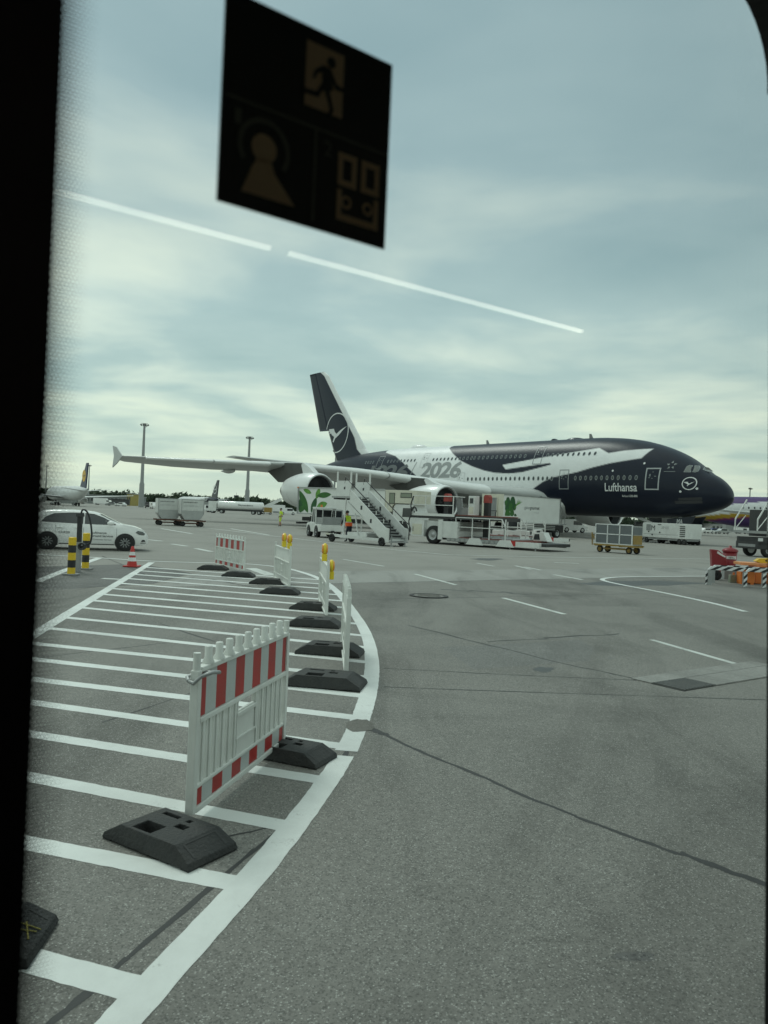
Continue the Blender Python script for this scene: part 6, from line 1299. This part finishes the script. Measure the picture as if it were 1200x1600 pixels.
for x in (-.14, .14): b_ = MB(); b_.b(x - .05, x + .05, -.2, .25, 0, .05); b_.build('skid', MAT['orange'], t)
c = G(1190, 914); t = thing('orange_box', 'orange plastic bin with pale flat lid, cut by the right window edge', 'box', (c[0] + .25, c[1] + .5, 0), R(-8))
b_ = MB(); b_.b(-.3, .6, -.3, .45, .02, .58); b_.build('tub', MAT['orange'], t, .015); b_ = MB(); b_.b(-.75, .65, -.25, .5, .585, .67); b_.build('lid', pmat('pale_orange_lid', (.75, .33, .14), .5), t, .01)
c = G(1192, 914); t = thing('yellow_chock', 'yellow plastic wedge lying on the orange bin lid', 'chock', (c[0] + .3, c[1] + .55, .67), R(-8)); b_ = MB(); b_.prism([(-.32, .05), (-.18, .0), (.4, 0), (.4, .17), (-.2, .14)], 'y', -.12, .15); b_.build('wedge', MAT['yellow'], t, .01); b_ = MB(); b_.cyl((.0, -.13, .08), (.0, .16, .08), .03, n=8); b_.build('rope_hole', MAT['black'], t)
c = G(1153, 912); t = thing('fluid_canister', 'small pale canister with orange cap on the ground behind the striped post', 'canister', (c[0] - .05, c[1] + .3, 0)); b_ = MB(); b_.b(-.1, .1, -.08, .08, 0, .26); b_.build('body', MAT['paleglass'], t, .02); b_ = MB(); b_.cyl((.04, 0, .26), (.04, 0, .33), .03, n=10); b_.build('cap', MAT['orange'], t)
# stair truck cut by the window edge
c = GD(1189, 49); t = thing('stair_truck', 'stair truck with white railings and dark chassis cut off at the right edge', 'truck', (c[0], c[1], 0), R(12))
b_ = MB(); b_.b(-.3, 5, -.2, 1.9, .75, 1.25); b_.b(-.35, .6, -.2, 1.9, .5, .95); b_.build('chassis', MAT['dark'], t, .03); b_ = MB(); b_.b(.62, 5, -.25, 1.95, 1.3, 3.0); b_.build('body', MAT['dark'], t)
b_ = MB()
for x, y in ((-.45, -.25), (-.45, 1.9)): b_.bar((x, y, 1.6), (x, y, 2.35), .06); b_.bar((x, y, 2.35), (.35, y, 3.65), .07); b_.bar((x, y, 1.7), (.3, y, 2.6), .04)
b_.bar((.32, -.27, 1.3), (.32, -.27, 3.6), .12); b_.build('railing', MAT['white'], t); b_ = MB(); b_.b(-.55, .35, -.3, 1.95, 1.48, 1.64); b_.build('platform', MAT['alu'], t)
for y, s_ in ((.0, -1), (1.7, 1)): wheel('wheel', t, .55, y, .45, .3, s_)
b_ = MB(); b_.b(-.38, -.35, .0, 1.6, .62, .8); b_.build('number_plate', MAT['grey'], t); b_ = MB(); b_.b(-.33, .0, -.23, -.2, 1.0, 1.2); b_.build('rear_lamp', MAT['whiteprint'], t)
# ================================================================== THE BUS THE PICTURE IS TAKEN FROM
TH = R(53.374); DP = .5; K = DP / .42
bus = thing('apron_bus', 'dark interior wall of the bus with the window the view is seen through', 'bus', (-math.cos(TH) * DP, math.sin(TH) * DP, 0), R(90) - TH)
# local x runs along the bus (towards the right in the picture), local +y points out of the bus, the pane lies at y = 0
MBUS = pmat('black_bus_trim', (.012, .012, .013), .6, 0, .2, 4); MINT = pmat('dark_bus_lining', (.05, .05, .055), .7, 0, .1, 2)
def P_(u, z): return (u * K, CAM_H + (z - CAM_H) * K)
UL = .1080; ZT = 2.378; ZB = .86
UR = lambda z: float(np.interp(z, [ZB, 1.115, 2.203, ZT], [1.03, 1.011, .934, .922]))
def wall(name, poly): b_ = MB(); b_.prism(poly, 'y', -.03, -.0035); return b_.build(name, MBUS, bus)
wall('window_pillar', [(-.26, ZB), (UL, ZB), (UL, ZT), (-.26, ZT)])
wall('window_pillar', [(UR(ZB), ZB), (1.30, ZB), (1.30, ZT), (UR(ZT), ZT)] )
wall('window_pillar', [(-3.0, ZB), (-1.36, ZB), (-1.36, ZT), (-3.0, ZT)]); wall('window_pillar', [(2.40, ZB), (4.2, ZB), (4.2, ZT), (2.40, ZT)])
wall('header', [(-3.0, ZT), (4.2, ZT), (4.2, 2.75), (-3.0, 2.75)]); wall('side_wall', [(-3.0, .25), (4.2, .25), (4.2, ZB), (-3.0, ZB)])
def fillet(cx, cz, sx, sz, r_): wall('corner_trim', [(cx, cz)] + [(cx + sx * r_ * (1 - math.cos(a)), cz + sz * r_ * (1 - math.sin(a))) for a in np.linspace(0, math.pi / 2, 10)])
for cx, sx in ((UL, 1), (-.26, -1), (-1.36, 1), (1.30, 1), (2.40, -1)): fillet(cx, ZT, sx, -1, .09); fillet(cx, ZB, sx, 1, .09)
fillet(UR(ZT), ZT, -1, -1, .10); fillet(UR(ZB), ZB, -1, 1, .09)
b_ = MB(); b_.b(-3.0, 4.2, -2.7, -.03, .25, .31); b_.build('floor', MINT, bus); b_ = MB(); b_.b(-3.0, 4.2, -2.7, -.03, 2.60, 2.70); b_.build('ceiling', MINT, bus)
b_ = MB(); b_.b(-3.0, 4.2, -2.76, -2.70, .25, 2.75); b_.build('sky_blocking_wall', MINT, bus)  # unseen wall, built without windows to keep sky reflections off the pane
for x in (-3.06, 4.2): b_ = MB(); b_.b(x, x + .06, -2.76, .03, .25, 2.75); b_.build('end_wall', MINT, bus)
# panes of lightly tinted green glass
MPANE = bpy.data.materials.new('tinted_window_glass'); MPANE.use_nodes = True; _t = MPANE.node_tree; _t.nodes.clear()
_o = N(_t, 'ShaderNodeOutputMaterial'); _mx = N(_t, 'ShaderNodeMixShader'); _tr = N(_t, 'ShaderNodeBsdfTransparent'); _gl = N(_t, 'ShaderNodeBsdfGlossy'); _fr = N(_t, 'ShaderNodeFresnel'); _gm = N(_t, 'ShaderNodeNewGeometry'); _io = math_node(_t, 'SUBTRACT', 1.45, math_node(_t, 'MULTIPLY', _gm.outputs['Backfacing'], 1.45 - 1 / 1.45)); _t.links.new(_io, _fr.inputs[0])
_tr.inputs[0].default_value = (.902, .960, .940, 1); _gl.inputs['Roughness'].default_value = .0; _gl.inputs['Color'].default_value = (.95, 1, .97, 1)
_t.links.new(_fr.outputs[0], _mx.inputs[0]); _t.links.new(_tr.outputs[0], _mx.inputs[1]); _t.links.new(_gl.outputs[0], _mx.inputs[2]); _t.links.new(_mx.outputs[0], _o.inputs[0])
for x0, x1 in ((-.26 - 1.10, -.26), (UL, 1.05), (1.30, 2.40)): b_ = MB(); b_.b(x0 - .02, x1 + .02, -.0025, .0025, ZB - .02, ZT + .02); b_.build('window_pane', MPANE, bus)
# printed dot border along the left edge of the pane
b_ = MB(); PT = .0024; rows_ = int((ZT - ZB) / PT)
for j in range(rows_):
    z = ZB + j * PT
    for i in range(9):
        r_ = .00125 * (1 - i / 9.6) ** .9; x = .1145 + i * PT + (PT / 2 if j % 2 else 0)
        b_.add([(x + r_ * math.cos(a), -.0030, z + r_ * math.sin(a)) for a in np.linspace(0, 2 * math.pi, 7)[:-1]], [tuple(range(6))])
tag(b_.build('frit_dots', MBUS, bus), 'fine black printed dots fading along the left edge of the window', kind='stuff')
# ceiling light strips (their reflections show in the pane)
MSTRIP = emit_mat('light_strip_glow', (1.0, .90, .77), 3.6); zs = CAM_H + .65 * K; perp = -(1.757 * K - DP)
for x0, x1 in ((-.6, .914 * K), (.969 * K, 2.113 * K)): b_ = MB(); b_.b(x0, x1, perp - .007, perp + .007, zs - .006, zs + .006); tag(b_.build('light_strip', MSTRIP, bus), 'glowing ceiling light strip mirrored in the window')
# emergency exit sticker
SU, SV, SW, SH = .18203 * K, CAM_H + .17347 * K, .11857 * K, .12127 * K
MSTK = pmat('sticker_dark_green', (.008, .030, .018), .5); MPIC = pmat('sticker_pictogram', (.72, .60, .33), .6, 0, .05, 30); MDIV = pmat('sticker_divider', (.17, .22, .16), .6)
b_ = MB(); b_.b(SU, SU + SW, -.0045, -.0028, SV, SV + SH); stk = tag(b_.build('exit_sticker', MSTK, bus), 'dark emergency exit sticker with running figure pictogram on the window pane')
def pic(name, polys, m, y=-.0052):
    me = join_meshes([flat_poly(p) if isinstance(p, list) else p for p in polys]); place_mesh(me, lambda x, v: (SU + x * SW, y, SV + v * SH)); link(name, me, m, stk)
def circ(cx, cy, r_, n=20): return [(cx + r_ * math.cos(a), cy + r_ * math.sin(a)) for a in np.linspace(0, 2 * math.pi, n)[:-1]]
pic('exit_panel', [[(.45, .60), (.68, .60), (.68, .925), (.45, .925)]], MPIC)
pic('running_figure', [circ(.60, .86, .027), [(.545, .83), (.60, .825), (.615, .72), (.55, .70)], [(.55, .83), (.50, .79), (.49, .745), (.505, .745), (.52, .78), (.56, .80)], [(.60, .82), (.64, .76), (.685, .755), (.68, .735), (.63, .735), (.595, .78)], [(.56, .72), (.53, .66), (.435, .655), (.435, .68), (.515, .685), (.55, .745)], [(.59, .73), (.625, .62), (.605, .585), (.59, .60), (.60, .625), (.565, .71)]], MSTK, -.0060)
pic('divider', [[(.02, .495), (.98, .495), (.98, .51), (.02, .51)], [(.52, .03), (.535, .03), (.535, .495), (.52, .495)]], MDIV)
rg_ = ring_poly(.12, .145, 32, R(-35), R(215)); place_mesh(rg_, lambda x, y: (.235 + x, .31 + y, 0)); pic('dim_ring', [rg_], MDIV)
pic('person_symbol', [circ(.235, .31, .07), [(.20, .26), (.275, .26), (.30, .20), (.42, .075), (.12, .075), (.17, .20)]], MPIC)
t1 = fit_text('1', .035, .075); place_mesh(t1, lambda x, y: (.07 + x, .385 + y, 0)); pic('numeral', [t1], MDIV); t2 = fit_text('2', .05, .075); place_mesh(t2, lambda x, y: (.58 + x, .385 + y, 0)); pic('numeral', [t2], MDIV)
def fr2(x0, x1, y0, y1, w): return [[(x0, y0), (x1, y0), (x1, y0 + w), (x0, y0 + w)], [(x0, y1 - w), (x1, y1 - w), (x1, y1), (x0, y1)], [(x0, y0 + w), (x0 + w, y0 + w), (x0 + w, y1 - w), (x0, y1 - w)], [(x1 - w, y0 + w), (x1, y0 + w), (x1, y1 - w), (x1 - w, y1 - w)]]
r3 = ring_poly(.02, .035, 20); place_mesh(r3, lambda x, y: (.73 + x, .18 + y, 0)); r4 = ring_poly(.02, .035, 20); place_mesh(r4, lambda x, y: (.87 + x, .18 + y, 0))
pic('window_symbol', fr2(.67, .79, .26, .43, .032) + fr2(.82, .94, .26, .43, .032) + [[(.67, .08), (.94, .08), (.94, .115), (.67, .115)], [(.67, .115), (.70, .115), (.70, .24), (.67, .24)], [(.91, .115), (.94, .115), (.94, .24), (.91, .24)], r3, r4], MPIC)
